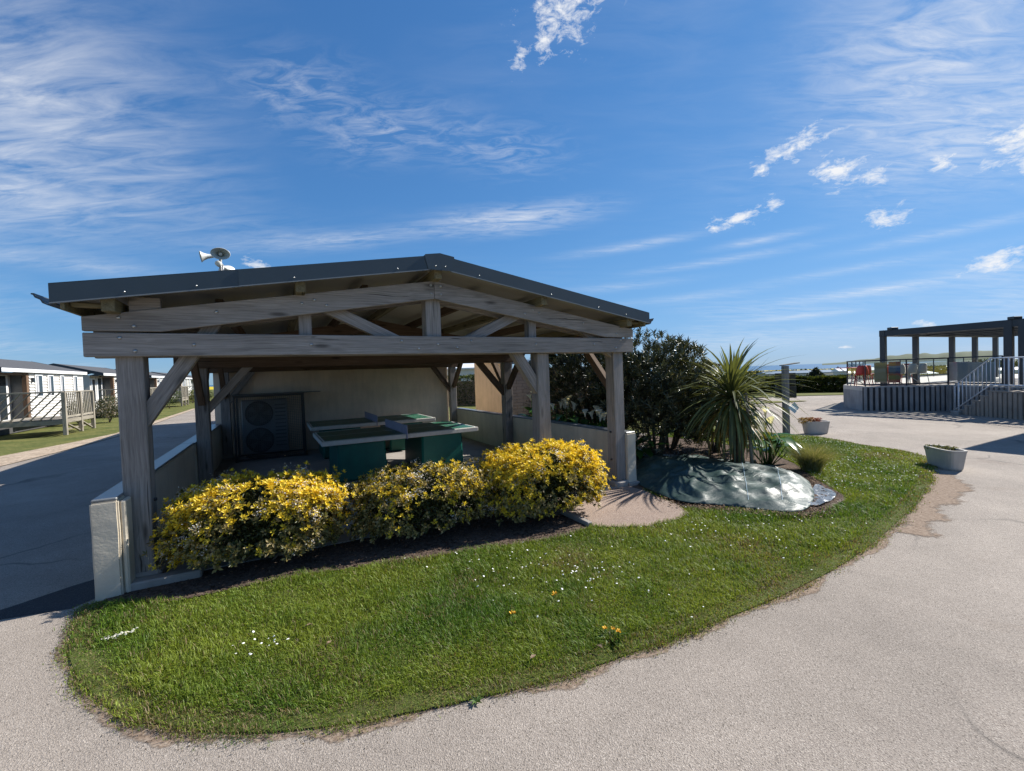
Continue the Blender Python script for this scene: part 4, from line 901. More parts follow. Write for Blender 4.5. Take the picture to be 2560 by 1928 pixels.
# ------------------------------------------------------------------ dark oleander-like shrubs behind the right wall
def lance_shrub(x, y, r, h, n_, cols, label, L0=.12, W0=.020, name='oleander_shrub', z0=None, tr=5):
    zb = bedz(x, y) if z0 is None else z0
    t = thing(name, TM(x, y, zb), label, 'shrub')
    ns = n_//14; d = rdir(ns*2); d = d[d[:, 2] > -.75][:ns]
    lump = np.array([1 + .22*noise.noise(Vector(q_)*1.8+Vector((x, y, 0))) + .16*noise.noise(Vector(q_)*4.3+Vector((y, x, 0))) for q_ in d])[:, None]
    P = d*lump*np.array([r, r, h*.5])*(rng.random((ns, 1))**.30); P[:, 2] += h*.53; P = P[P[:, 2] > .1]; ns = len(P)
    ax_ = unit(unit(P-np.array([0, 0, h*.35]))+np.array([0, 0, .9])+rng.normal(0, .25, (ns, 3)))
    k = 14; idx = np.repeat(np.arange(ns), k); m_ = len(idx); ang = np.tile(np.arange(k)*2.4, ns)+np.repeat(rng.uniform(0, 6, ns), k)
    ux = unit(np.cross(ax_, rdir(ns))); uy = np.cross(ax_, ux); til = rng.uniform(.25, 1.0, m_)
    D = ax_[idx]*np.cos(til)[:, None] + (ux[idx]*np.cos(ang)[:, None]+uy[idx]*np.sin(ang)[:, None])*np.sin(til)[:, None]
    Pb = P[idx] + ax_[idx]*np.tile(np.linspace(-.08, .03, k), ns)[:, None]
    v_, f_ = leaves(Pb, D, ax_[idx], L0*rng.uniform(.7, 1.25, m_), W0*rng.uniform(.8, 1.2, m_), .14, .12)
    c0, c1, c2 = cols; w_ = rng.random((m_, 1)); c = np.where(w_ < .6, np.array(c0), np.where(w_ < .92, np.array(c1), np.array(c2)))*rng.uniform(.7, 1.3, (m_, 1))
    tag(link('foliage', npmesh('foliage', v_, f_, M['leaf_gloss'], np.repeat(c, 4, 0)), t), kind='stuff')
    for i in range(tr):
        a_ = rng.uniform(0, 6.28); rr_ = rng.uniform(.3, .75)*r; p3 = Vector((rr_*math.cos(a_), rr_*math.sin(a_), h*rng.uniform(.5, .8))); p1 = p3*.35; p1.z = h*.25
        tube('stem', t, M['bark'], [(p3.x*.08, p3.y*.08, -.1), p1, p3.lerp(p1, .4), p3], [.035, .028, .018, .008], 7)
    return t
OLE = ((.048, .060, .030), (.085, .095, .045), (.22, .20, .12))
lance_shrub(2.75, 8.45, 1.22, 2.35, 21000, OLE, 'tall dark narrow-leaved shrub directly behind the tarpaulin mound')
lance_shrub(3.35, 9.4, 1.15, 1.95, 14000, OLE, 'lower dark narrow-leaved shrub between the spiky palm and the tall one')
lance_shrub(1.75, 9.5, 1.0, 2.6, 15000, OLE, 'dark narrow-leaved shrub seen between the two right-hand shelter posts')
lance_shrub(4.1, 8.9, .75, 1.15, 6000, OLE, 'low dark shrub at the foot of the spiky palm')
def twiggy(x, y, r, h, label):
    t = thing('twiggy_shrub', TM(x, y, bedz(x, y)), label, 'shrub'); V = []; F = []
    for i in range(900):
        d = Vector(rdir(1)[0]); p = Vector((d.x*r*rng.random()**.4, d.y*r*rng.random()**.4, h*(.25+.7*rng.random()))); e_ = p + Vector((rng.normal(0, .13), rng.normal(0, .13), rng.normal(.05, .12)))
        s2 = Vector(rdir(1)[0])*rng.uniform(.0025, .006); k = len(V); V += [p-s2, p+s2, e_+s2*.4, e_-s2*.4]; F.append((k, k+1, k+2, k+3))
    tag(link('twigs', mk('twigs', V, F, M['twig']), t), kind='stuff')
    n_ = 1500; P = rdir(n_)*np.array([r, r, h*.45])*(rng.random((n_, 1))**.4); P[:, 2] += h*.55
    v_, f_ = leaves(P, rdir(n_), rdir(n_), rng.uniform(.03, .06, n_), rng.uniform(.012, .02, n_)); c = np.where(rng.random((n_, 1)) < .35, np.array([.11, .10, .045]), np.array([.20, .14, .095]))*rng.uniform(.6, 1.2, (n_, 1))
    tag(link('dead_leaves', npmesh('dead', v_, f_, M['leaf'], np.repeat(c, 4, 0)), t), kind='stuff')
    for i in range(5): tube('stem', t, M['twig'], [(0, 0, -.05), (rng.normal(0, .2*r), rng.normal(0, .2*r), h*.4), (rng.normal(0, .45*r), rng.normal(0, .45*r), h*.8)], [.02, .014, .006], 6)
twiggy(1.55, 10.6, .85, 1.75, 'bare brown twiggy shrub behind the white lilies')
twiggy(.95, 10.9, .7, 1.5, 'brown half-dead shrub in front of the block wall')

# ------------------------------------------------------------------ fan palm
fp_ = thing('fan_palm', TM(1.16, 11.2, .0), 'small fan palm with green fans and drooping dry skirt behind the shelter', 'palm')
tube('trunk', fp_, M['bark'], [(0, 0, -.05), (.02, 0, .8), (0, .02, 1.95)], [.13, .12, .10], 10)
FAN = {}
def fanmesh(key, mat):
    V = []; F = []; nseg = 22
    for i in range(nseg):
        a_ = R(-105 + 210*i/(nseg-1)); L_ = .50*(1-.18*abs(i/(nseg-1)-.5)*2); d = Vector((math.cos(a_), math.sin(a_), 0)); s_ = Vector((-d.y, d.x, 0)); k = len(V)
        V += [(0, 0, 0), d*L_*.55+s_*.018+Vector((0, 0, -.01)), d*L_+Vector((0, 0, -.09)), d*L_*.55-s_*.018+Vector((0, 0, .01))]; F += [(k, k+1, k+2), (k, k+2, k+3)]
    return mk('fan', V, F, mat)
fm1, fm2 = fanmesh(1, M['fan_leaf']), fanmesh(2, M['twig'])
for i in range(30):
    dry_ = i >= 22; a_ = i*2.4; e_ = R(rng.uniform(5, 70)) if not dry_ else R(rng.uniform(-65, -30)); L_ = rng.uniform(.25, .5); d = Vector((math.cos(a_)*math.cos(e_), math.sin(a_)*math.cos(e_), math.sin(e_)))
    p0 = Vector((0, .02, 1.95)); p1 = p0 + d*L_
    Mx, _ = axes(p1, p1+d*.2-Vector((0, 0, .05)), (0, 0, 1)); Mx.translation = p1
    fr_ = link('frond', fm2 if dry_ else fm1, fp_, Mx @ Matrix.Scale(rng.uniform(.8, 1.15), 4))
    tube('leaf_stalk', fr_, M['twig'] if dry_ else M['fan_leaf'], [p0, p0.lerp(p1, .5)+Vector((0, 0, .02)), p1], [.012, .009, .006], 5).matrix_basis = LOC[fr_].inverted()

# ------------------------------------------------------------------ spiky cabbage palm with its stake
SW = {}
def sword(L_, w_, arch, mat, key):
    if key in SW: return SW[key]
    V = []; F = []; n_ = 8
    for i in range(n_+1):
        t = i/n_; x = L_*t*(1-.12*arch*t*t); z = -arch*L_*.75*t**2.3; ww = w_*(.45+.9*t if t < .45 else max(.0, .855*(1-(t-.45)/.55)**.7))
        V += [(x, ww*.5, z+ww*.12), (x, 0, z-ww*.06), (x, -ww*.5, z+ww*.12)]
    for i in range(n_):
        k = i*3; F += [(k, k+3, k+4, k+1), (k+1, k+4, k+5, k+2)]
    SW[key] = mk('sword_leaf', V, F, mat, True); return SW[key]
cp = thing('cabbage_palm', TM(3.74, 7.1, bedz(3.74, 7.1)), 'spiky cabbage palm with long arching sword leaves beside the shiny tarpaulin', 'palm')
zb_ = bedz(3.66, 7.06)
tube('trunk', cp, M['bark'], [(-.02, .02, -.1), (-.06, .04, .55), (-.12, .07, 1.1)], [.075, .06, .055], 10)
tube('trunk', cp, M['bark'], [(-.04, .10, -.1), (-.02, .20, .5), (.04, .32, 1.15)], [.06, .05, .045], 10)
def head(c_, n_, emin, emax, L0, mat, archr, w_=.034, azr=None):
    for i in range(n_):
        a_ = (i*2.39996 if azr is None else rng.uniform(*azr)); f_ = i/n_; e_ = R(emin+(emax-emin)*f_ + rng.normal(0, 6)); ar = archr[0]+(archr[1]-archr[0])*rng.random()
        li = int(rng.integers(0, 4)); m_ = sword(L0*(.82+.1*li), w_*(.8+.12*li), round(ar*5)/5, mat, (round(L0, 2), li, round(ar*5)/5, mat.name))
        d = Vector((math.cos(a_)*math.cos(e_), math.sin(a_)*math.cos(e_), math.sin(e_))); Mx, _ = axes(c_, Vector(c_)+d, (0, 0, 1)); Mx.translation = Vector(c_)+d*.03
        link('leaf', m_, cp, Mx)
head((-.12, .07, 1.12), 125, 86, -5, 1.02, M['sword'], (.5, 1.0), .054)
head((-.12, .07, 1.06), 80, 10, -55, .98, M['sword'], (.5, 1.0), .052)
head((-.12, .07, 1.0), 44, -20, -72, .88, M['sword_old'], (.2, .6), .044)
head((.05, .33, 1.18), 56, 88, 20, .72, M['sword'], (0, .3), .04)
stk = thing('plant_stake', TM(3.80, 6.98, bedz(3.8, 6.98)-.1), 'pale wooden stake with a black tie propping the spiky palm', 'stake')
tube('stake_pole', stk, M['stakew'], [(.03, 0, 0), (.0, .01, .6), (-.045, .02, 1.32)], [.028, .026, .022], 8)
tube('tie', stk, M['black'], [(.0, .01, .66), (-.004, .012, .70)], .034, 10)
# ------------------------------------------------------------------ white arum lilies
LL = None
def lily_leaf_mesh(L_, w_):
    V = []; F = []; prof = [(-.18, .10), (0, .42), (.12, .5), (.35, .44), (.6, .30), (.82, .14), (1.0, 0)]
    for t, ww in prof: V += [(L_*t, w_*ww, .05*L_*math.sin(t*3)+w_*ww*.25-.35*L_*max(0, t)**2), (L_*t, 0, .02*L_-.35*L_*max(0, t)**2), (L_*t, -w_*ww, .05*L_*math.sin(t*3)+w_*ww*.25-.35*L_*max(0, t)**2)]
    for i in range(len(prof)-1): k = i*3; F += [(k, k+3, k+4, k+1), (k+1, k+4, k+5, k+2)]
    return mk('lily_leaf', V, F, M['lily_leaf'], True)
def spathe_mesh():
    V = []; F = []; n_ = 14; lev = [(0, .010), (.05, .018), (.09, .034), (.115, .05), (.125, .062)]
    for z_, r_ in lev:
        for k in range(n_):
            a_ = 2*math.pi*k/n_; ext = 1 + (.55*max(0, math.cos(a_))**3)*(z_/.125)**2; V.append((r_*ext*math.cos(a_), r_*ext*math.sin(a_), z_+.035*max(0, math.cos(a_))*(z_/.125)**2))
    for i in range(len(lev)-1): F += [(i*n_+k, i*n_+(k+1) % n_, (i+1)*n_+(k+1) % n_, (i+1)*n_+k) for k in range(n_)]
    return mk('spathe', V, F, M['petal'], True)
LLM = [lily_leaf_mesh(.34, .24), lily_leaf_mesh(.26, .18), lily_leaf_mesh(.40, .22)]; SPM = spathe_mesh()
M['spadix'] = plain('spadix_yellow', (.65, .40, .04), .6, .1, 10)
def lilies(Mx, nl, nf, r_, h_, label, fh=(1.0, 1.25)):
    t = thing('arum_lily', Mx, label, 'lily')
    for i in range(nl):
        a_ = i*2.4+rng.normal(0, .2); rr_ = r_*math.sqrt(rng.random()); z_ = h_*rng.uniform(.35, .95); p = Vector((rr_*math.cos(a_), rr_*math.sin(a_), z_)); d = Vector((math.cos(a_), math.sin(a_), rng.uniform(-.2, .7))).normalized()
        Mm, _ = axes(p, p+d, (0, 0, 1)); Mm.translation = p; lf = link('leaf', LLM[i % 3], t, Mm @ Matrix.Scale(rng.uniform(.8, 1.15), 4))
        tb = tubemesh('leaf_stalk', [(p.x*.2, p.y*.2, 0), (p.x*.7, p.y*.7, z_*.6), p], [.009, .008, .006], M['lily_leaf'], 5); o = bpy.data.objects.new('leaf_stalk', tb); COL.objects.link(o); o.parent = lf; o.matrix_basis = LOC[lf].inverted()
    for i in range(nf):
        a_ = rng.uniform(0, 6.28); rr_ = r_*.8*math.sqrt(rng.random()); z_ = h_*rng.uniform(*fh); p = Vector((rr_*math.cos(a_), rr_*math.sin(a_), z_))
        Mm = Matrix.Translation(p) @ Matrix.Rotation(rng.uniform(0, 6.28), 4, 'Z') @ Matrix.Rotation(rng.uniform(-.35, .35), 4, 'Y') @ Matrix.Scale(rng.uniform(.9, 1.25), 4)
        fl = link('flower', SPM, t, Mm)
        sx = link('spadix', tubemesh('spadix', [(0, 0, .03), (.004, 0, .10)], [.006, .005], M['spadix'], 6), fl); sx.matrix_basis = I4
        st_ = link('flower_stalk', tubemesh('stalk', [(p.x*.3, p.y*.3, 0), (p.x*.8, p.y*.8, z_*.6), p], [.008, .007, .007], M['lily_leaf'], 5), fl); st_.matrix_basis = LOC[fl].inverted()
lilies(SM(6.40, 3.75, .3), 30, 7, .34, .70, 'white arum lily clump behind the low wall with the block wall behind')
lilies(SM(6.42, 2.45, .28), 34, 9, .40, .66, 'white arum lily clump behind the low wall between the two front posts')
lilies(SM(6.36, 1.55, .26), 28, 7, .34, .52, 'lower white arum lily clump behind the wall beside the corner post')
lilies(TM(4.35, 7.45, bedz(4.35, 7.45)), 22, 4, .30, .55, 'white arum lily clump tucked behind the spiky palm', (1.1, 1.7))
lilies(TM(2.35, 8.2, bedz(2.35, 8.2)), 16, 2, .25, .4, 'green arum leaves under the tall dark shrub', (.7, .9))
# ------------------------------------------------------------------ feathery grass tuft
ft = thing('feather_grass', TM(4.78, 6.98, LZ(4.7, 7.0)-.02), 'soft feathery grass tuft beside the shiny tarpaulin', 'grass')
n_ = 2600; a_ = rng.uniform(0, 6.28, n_); le = rng.uniform(.25, .62, n_); sp = rng.uniform(.05, .75, n_); b0 = rng.normal(0, .05, (n_, 3)); b0[:, 2] = 0
d = np.stack([np.cos(a_)*sp, np.sin(a_)*sp, np.ones(n_)], 1); d = unit(d); mid = b0+d*le[:, None]*.5; tip = b0 + d*le[:, None] + np.stack([np.cos(a_)*.16*le/.5, np.sin(a_)*.16*le/.5, -.10*le*sp*2], 1)
sd = unit(np.cross(d, rdir(n_)))*.0016; V = np.stack([b0-sd, b0+sd, mid+sd, mid-sd, tip], 1).reshape(-1, 3); k = np.arange(n_)[:, None]*5
F = np.concatenate([k+np.array([[0, 1, 2]]), k+np.array([[0, 2, 3]]), k+np.array([[3, 2, 4]])], 0)
c = np.where(rng.random((n_, 1)) < .6, np.array([.19, .21, .07]), np.array([.36, .33, .18]))*rng.uniform(.7, 1.2, (n_, 1))
tag(link('blades', npmesh('blades', V, F, M['grass'], np.repeat(c, 5, 0)), ft), kind='stuff')

# ------------------------------------------------------------------ tarpaulins
def tarpz(x, y):
    e = min(1, edge_bed(x, y, TARP)/.30); e = e*(2-e); w1 = pn2(x*.8, y*1.6, 1.8, 2)*.04 + pn2(x*2+y, y-x, 2.0, 4)*.035
    rid = abs(pn2(x*.7+y*.5, y-x*.3, 2.1, 8)); w2 = .045*max(0, .15-rid)/.15 + .018*max(0, .2-abs(pn2(x*1.4-y*.6, y*1.2+x*.8, 2.6, 12)))/.2
    return mound(x, y)*e + .035*(1-e) + .008 + (w1+w2)*(.2+.8*e) + .004*pn2(x, y, 9, 3)
tp = sheet('tarpaulin', smoothpoly(TARP, 1), tarpz, M['tarp'], .05, .3, None)
tag(tp, 'large dark green plastic tarpaulin draped over the soil mound', 'tarpaulin')
sd_ = tp.modifiers.new('thick', 'SOLIDIFY'); sd_.thickness = .004
T2 = [(3.50, 5.32), (3.55, 5.14), (3.83, 5.30), (4.14, 5.55), (4.24, 5.85), (4.25, 6.12), (4.05, 5.9), (3.8, 5.55)]
t2 = sheet('plastic_sheet', smoothpoly(T2, 1), lambda x, y: LZ(x, y)+.035+.025*pn2(x*2, y*2, 3.1, 6)+.015*pn2(x, y, 12), M['tarp2'], .04, .3, None)
tag(t2, 'small crumpled grey plastic sheet at the tip of the green tarpaulin', 'plastic sheet')
# pale seam lines along the tarp
for (x0, y0, x1, y1) in ((2.86, 5.32, 3.62, 6.95), (3.22, 5.22, 3.98, 6.6)):
    V = []; F = []; N_ = 40
    for i in range(N_+1):
        x, y = x0+(x1-x0)*i/N_, y0+(y1-y0)*i/N_; z_ = tarpz(x, y)+.0065; V += [(x-.0022, y+.001, z_), (x+.0022, y-.001, z_)]
    F = [(2*i, 2*i+1, 2*i+3, 2*i+2) for i in range(N_)]
    o = link('seam', mk('seam', V, F, M['plate'])); o.parent = tp
crumbs('straw_litter', np.array([(x, y, LZ(x, y)+.03) for x, y in [np.array(p)+rng.normal(0, .09, 2) for p in grow(smoothpoly([TARP[i] for i in range(0, 14)], 2), .06) for _ in range(40)]]), .006, .025, M['dry'], 'dry reddish straw litter around the tarpaulin edge', 'litter')
# ------------------------------------------------------------------ buildings behind the shelter
rb_ = thing('service_block', SM(0, 0, 0), 'low service building hidden behind the shelter back wall', 'building')
box('wall', rb_, M['render'], .4, 5.1, 7.8, 20, 0, 3.15, .01)
for s_ in (-1, 1):
    extr('roof', rb_, M['roofsheet'], [(2.75, 6.75, 3.72), (2.75, 6.75, 3.80), (2.75+s_*3.05, 6.75, 3.25), (2.75+s_*3.05, 6.75, 3.17)], (0, 13.4, 0))  # unseen front overhang, carried over the shelter to close a lit gap in the shadow
hb = thing('beige_outbuilding', SM(7.6, 7.17, 0), 'beige rendered outbuilding with a pinkish block front behind the shelter', 'building')
extr('wall', hb, M['render2'], [(0, .02, -.1), (0, 2.75, -.1), (0, 2.75, 2.24), (0, .02, 2.06)], (.12, 0, 0))
box('block_backing', hb, M['mortar'], .10, 5.0, .03, .12, -.1, 1.86, 0)
bk = 0
for r_ in range(19):
    x = .02 - (.22 if r_ % 2 else 0)
    while x < 4.9:
        x0, x1 = max(x, .02), min(x+.44, 4.95)
        if x1-x0 > .06 and x0 < 2.6: box('block', hb, M['block'], x0+.005, x1-.005, 0, .035, -.06+r_*.1+.004, -.06+(r_+1)*.1-.004, .004)
        x += .44
box('block_wall_end', hb, M['block'], 2.7, 4.95, .0, .028, -.06, 1.84, .004)
box('flashing', hb, M['flash'], -.03, 5.0, -.10, .14, 1.86, 1.93, .006)
extr('roof', hb, M['roofsheet'], [(-.05, -.02, 2.06), (-.05, 2.8, 2.245), (-.05, 2.8, 2.30), (-.05, -.02, 2.115)], (5.1, 0, 0))

# ------------------------------------------------------------------ mobile homes along the side road
def window(parent, x0, x1, z0, z1, y, curtain=True):
    w_ = box('window', parent, M['trim'], x0-.07, x1+.07, y-.03, y+.01, z0-.07, z1+.07, .01)
    box('pane', w_, M['pane'], x0, x1, y-.036, y-.024, z0, z1, .003)
    if curtain: box('curtain', w_, M['curtain'], x0+.02, x0+(x1-x0)*.38, y-.0385, y-.0365, z0+.03, z1-.03, .0)
    return w_
def mobile_home(v0, label, zg=0, far=False, u=-8.2, L_=8.0, boards=True, group='mobile homes along the road'):
    # local x runs away along the road (+v), local y = into the home (-u); front at y = 0
    Mx = Matrix.Translation(S(u, v0, zg)) @ Matrix.Rotation(A+R(90), 4, 'Z')
    t = thing('mobile_home', Mx, label, 'mobile home', group)
    rec = 2.2; W_ = 4.0
    box('wall', t, M['hp_case'] if boards else M['siding'], rec, L_, .02, W_, .45, 2.55, .01)  # dark backing in the gaps stands in for shade lines under the boards
    box('porch_wall', t, M['siding'], 0, rec-.005, .55, W_, .45, 2.55, .01)
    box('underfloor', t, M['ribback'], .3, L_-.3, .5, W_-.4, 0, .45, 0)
    if boards:
        nb_ = 16; hb_ = 2.06/nb_
        for k in range(nb_): extr('siding_board', t, M['siding'], [(rec+.01, .019, .47+k*hb_+.018), (rec+.01, -.03, .47+k*hb_+.022), (rec+.01, .0, .47+(k+1)*hb_-.002), (rec+.01, .019, .47+(k+1)*hb_-.002)], (L_-rec-.06, 0, 0))
    box('corner_trim', t, M['trim'], L_-.06, L_+.02, -.02, .06, .45, 2.55, .006)
    for (xa, xb) in ((2.72, 3.25), (3.9, 4.35), (5.2, 5.5), (6.75, 7.1)): window(t, xa, xb, 1.52, 2.42, -.028)
    dr = box('door', t, M['trim'], .95, 1.85, .50, .549, .5, 2.45, .01); box('door_pane', dr, M['pane'], 1.12, 1.70, .493, .499, .6, 2.4, .003)
    pd = box('porch_window', t, M['trim'], .1, .7, .50, .549, .9, 2.4, .01); box('pane', pd, M['pane'], .18, .62, .493, .499, .98, 2.32, .003)
    box('porch_post', t, M['wood_stain'], rec-.20, rec-.01, -.01, .14, .45, 2.52, .008)
    box('porch_beam', t, M['wood_stain'], 0, rec-.01, .0, .10, 2.42, 2.52, .006)
    box('wall_lamp', t, M['dark_metal'], rec+.13, rec+.25, -.12, -.012, 2.12, 2.32, .015)
    box('fascia', t, M['trim'], -.25, L_+.2, -.16, -.10, 2.53, 2.68, .01)
    for s_ in (0, 1):
        y0, y1 = (-.14, W_/2) if s_ == 0 else (W_+.14, W_/2)
        extr('roof', t, M['shingle'], [(-.25, y0, 2.62), (-.25, y0, 2.69), (-.25, y1, 3.30), (-.25, y1, 3.23)], (L_+.45, 0, 0))
    for xe in (-.265, L_+.205): extr('gable_trim', t, M['dark_metal'], [(xe, -.16, 2.52), (xe, -.16, 2.70), (xe, W_/2, 3.31), (xe, W_+.16, 2.70), (xe, W_+.16, 2.52), (xe, W_/2, 3.10)], (.03, 0, 0))
    extr('gable_wall', t, M['siding'], [(-.02, .55, 2.54), (-.02, W_/2, 3.18), (-.02, W_, 2.54)], (.08, 0, 0))
    return t
def home_deck(v0, label, zg=0, u=-8.2, Ld=2.85):
    Mx = Matrix.Translation(S(u, v0, zg)) @ Matrix.Rotation(A+R(90), 4, 'Z')
    t = thing('deck_with_fence', Mx, label, 'deck', 'timber decks before the mobile homes')
    D_ = 2.12                                            # towards the road (local -y)
    for k in range(15): box('deck_board', t, M['wood_deck'], .02, Ld-.02, -D_+.02+k*D_/15, -D_+.02+(k+1)*D_/15-.008, .60, .63, .003)
    box('edge_beam', t, M['wood_deck'], -.04, .0, -D_, 0, .42, .60, .005); box('edge_beam', t, M['wood_deck'], 0, Ld, -D_-.04, -D_, .46, .60, .005)
    posts = [(-.02, -D_), (-.02, -.25), (Ld*.52, -D_), (Ld, -D_)]
    for (x, y) in posts: box('post', t, M['wood_deck'], x-.06, x+.06, y-.06, y+.06, 0, 1.66, .006)
    box('hand_rail', t, M['wood_deck'], -.07, .03, -D_, 0, 1.64, 1.70, .006); box('hand_rail', t, M['wood_deck'], 0, Ld, -D_-.05, -D_+.05, 1.64, 1.70, .006)
    box('low_rail', t, M['wood_deck'], 0, Ld, -D_-.03, -D_+.03, .66, .74, .005)
    n_ = 8; zl, zh = .62, 1.64
    for k in range(-2, n_):                            # slanting boards of the end panel
        y0 = -D_+.10+k*.27; y1 = y0+.86; za, zb2 = zl, zh
        if y0 < -D_+.06: za = zl+(zh-zl)*(-D_+.06-y0)/.86; y0 = -D_+.06
        if y1 > -.02: zb2 = za+(zh-zl)*(-.02-y0)/.86; y1 = -.02
        if y1-y0 > .1: beam('slanting_board', t, M['wood_deck'], (-.015, y0, zb2 if False else zh-(za-zl)), (-.015, y1, zh-(zb2-zl)), .03, .085, (1, 0, 0), .004)
    m_ = 15
    for k in range(m_):
        x0 = .10+k*(Ld-.2)/m_; x1 = x0+.10
        if abs(x0-Ld*.52) < .09: continue
        beam('slat', t, M['wood_deck'], (x0, -D_, 1.63), (x1, -D_, .75), .058, .025, (0, 1, 0), .003)
    for (x0, x1) in ((.1, Ld*.5), (Ld*.55, Ld-.08)): beam('under_brace', t, M['wood_deck'], (x0, -D_+.05, .48), (x1, -D_+.05, .08), .04, .08, (0, 1, 0), .003)
    box('under_rail', t, M['wood_deck'], .05, Ld, -D_+.06, -D_+.10, .18, .24, .003)
HL = ['white mobile home whose four tall windows stand behind a slatted deck', 'white mobile home with dark gable edge, second along the road', 'white mobile home third along the row past the leafy shrubs', 'small white mobile home fourth along the row', 'distant white mobile home at the far end of the row']
for i, v0 in enumerate((19.2, 30.2, 41.5, 52.5, 63.5)): mobile_home(v0, HL[i], boards=i < 3)
DL = ['grey timber deck with slanting fence boards nearest the bend of the road', 'grey timber deck with slanting boards before the second mobile home', 'pale timber deck before the third mobile home', 'pale timber deck before the fourth mobile home']
for i, v0 in enumerate((18.1, 29.6, 41.0, 52)): home_deck(v0, DL[i])
def round_shrub(x, y, r, h, cols, label, n_=900, zg=None, leaf=.06, stems=True, name='garden_shrub', sq=1.0):
    zg = H(x, y) if zg is None else zg
    t = thing(name, TM(x, y, zg), label, 'shrub'); d = rdir(n_)
    lump = np.array([1+.25*noise.noise(Vector(q_)*2.3+Vector((x, y, 1))) for q_ in d])[:, None]; P = np.sign(d)*np.abs(d)**sq*lump*(rng.random((n_, 1))**.3)*np.array([r, r, h*.42]); P[:, 2] += h*.56
    v_, f_ = leaves(P, rdir(n_)+d*.6, d, rng.uniform(.6, 1.3, n_)*leaf, rng.uniform(.3, .6, n_)*leaf); w_ = rng.random((n_, 1)); c = np.where(w_ < .6, np.array(cols[0]), np.array(cols[1]))*rng.uniform(.6, 1.3, (n_, 1))
    tag(link('foliage', npmesh('foliage', v_, f_, M['leaf'], np.repeat(c, 4, 0)), t), kind='stuff')
    for k in range(3): tube('stem', t, M['bark'], [(0, 0, -.05), (rng.normal(0, .25*r), rng.normal(0, .25*r), h*.35), (rng.normal(0, .4*r), rng.normal(0, .4*r), h*.75)], [.03, .022, .01], 6)
GR = ((.045, .07, .018), (.09, .115, .03)); FL = ((.05, .07, .025), (.36, .31, .25)); YG = ((.10, .13, .025), (.22, .21, .04))
def ss(u, v, *a_, **k_): p = S(u, v); round_shrub(p.x, p.y, *a_, **k_)
ss(-7.6, 24.6, .55, 1.25, GR, 'dense green shrub next to the pale-flowered one by the first deck', 1500, leaf=.09)
ss(-6.6, 25.0, .75, 1.35, FL, 'pale-flowered rounded shrub on the verge past the first deck', 2200, leaf=.09)
ss(-6.6, 35.5, .9, 1.5, GR, 'dark green shrub before the second deck', 1300, leaf=.11)
ss(-6.5, 38.6, .8, 1.7, GR, 'upright clipped green shrub beside the third deck', 1300, leaf=.11)
ss(-6.4, 48.5, .8, 1.3, YG, 'yellow-green shrub far along the verge', 900, leaf=.13)
ss(-5.8, 53.5, .8, 1.2, GR, 'small green shrub at the far end of the verge', 700, leaf=.13)
for (u, v) in ((-8.6, 55.8),): pass
# white home, hedge and things in the gap right of the back wall
def simple_home(Mx, L_, W_, h_, label, wins, roofm='trim', group='far mobile homes'):
    t = thing('mobile_home', Mx, label, 'mobile home', group)
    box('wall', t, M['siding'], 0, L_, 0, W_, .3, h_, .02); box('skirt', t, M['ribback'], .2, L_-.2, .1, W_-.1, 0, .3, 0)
    extr('roof', t, M[roofm], [(-.2, -.2, h_), (-.2, -.2, h_+.12), (-.2, W_/2, h_+.5), (-.2, W_+.2, h_+.12), (-.2, W_+.2, h_)], (L_+.4, 0, 0))
    for (a_, c_) in wins:
        w_ = box('window', t, M['trim'], a_-.06, c_+.06, -.03, .01, h_-1.35, h_-.35, .01); box('pane', w_, M['pane'], a_, c_, -.04, -.025, h_-1.29, h_-.41, 0)
    return t
simple_home(TM(-7.2, 33.5, -.1, R(6)), 6.5, 3.5, 2.35, 'white mobile home glimpsed between the back post and the beige outbuilding', [(.6, 1.5), (2.4, 3.2), (4.0, 5.0)])
def hedge(x0, y0, x1, y1, th, h, label, n_, cols=GR, leaf=.10, zoff=0):
    a_, b_ = Vector((x0, y0, 0)), Vector((x1, y1, 0)); L_ = (b_-a_).length; ang = math.atan2(y1-y0, x1-x0)
    zg = H((x0+x1)/2, (y0+y1)/2)+zoff; t = thing('hedge', TM(x0, y0, zg, ang), label, 'hedge')
    z0_, z1_ = H(x0, y0)+zoff-zg, H(x1, y1)+zoff-zg
    f_ = rng.random(n_); P = np.stack([rng.uniform(0, L_, n_), rng.uniform(-th/2, th/2, n_), rng.uniform(.02, h, n_)], 1)
    side = rng.random(n_); P[:, 1] = np.where(side < .4, -th/2+np.abs(rng.normal(0, .07, n_)), np.where(side < .55, th/2-np.abs(rng.normal(0, .07, n_)), P[:, 1])); P[:, 2] = np.where(side > .55, h-np.abs(rng.normal(0, .06, n_)), P[:, 2])
    w1 = np.array([.14*pn2(x, y_, .8, 2)+.06*pn2(x, y_, 3) for x, y_ in P[:, :2]]); P[:, 2] += w1*(P[:, 2]/h) + z0_+(z1_-z0_)*P[:, 0]/L_; P[:, 1] += w1*.6
    D = unit(np.stack([rng.normal(0, .6, n_), (P[:, 1]/(th/2)), .5+rng.normal(0, .6, n_)], 1)); v_, ff = leaves(P, D, rdir(n_)+np.array([0, 0, .6]), rng.uniform(.7, 1.4, n_)*leaf, rng.uniform(.35, .7, n_)*leaf)
    w_ = rng.random((n_, 1)); c = np.where(w_ < .65, np.array(cols[0]), np.array(cols[1]))*rng.uniform(.65, 1.3, (n_, 1))
    tag(link('foliage', npmesh('foliage', v_, ff, M['leaf'], np.repeat(c, 4, 0)), t), kind='stuff')
    box('branch_core', t, M['bark'], .05, L_-.05, -th/2+.14, th/2-.14, min(z0_, z1_)-.1, h-.2+min(z0_, z1_), .05)
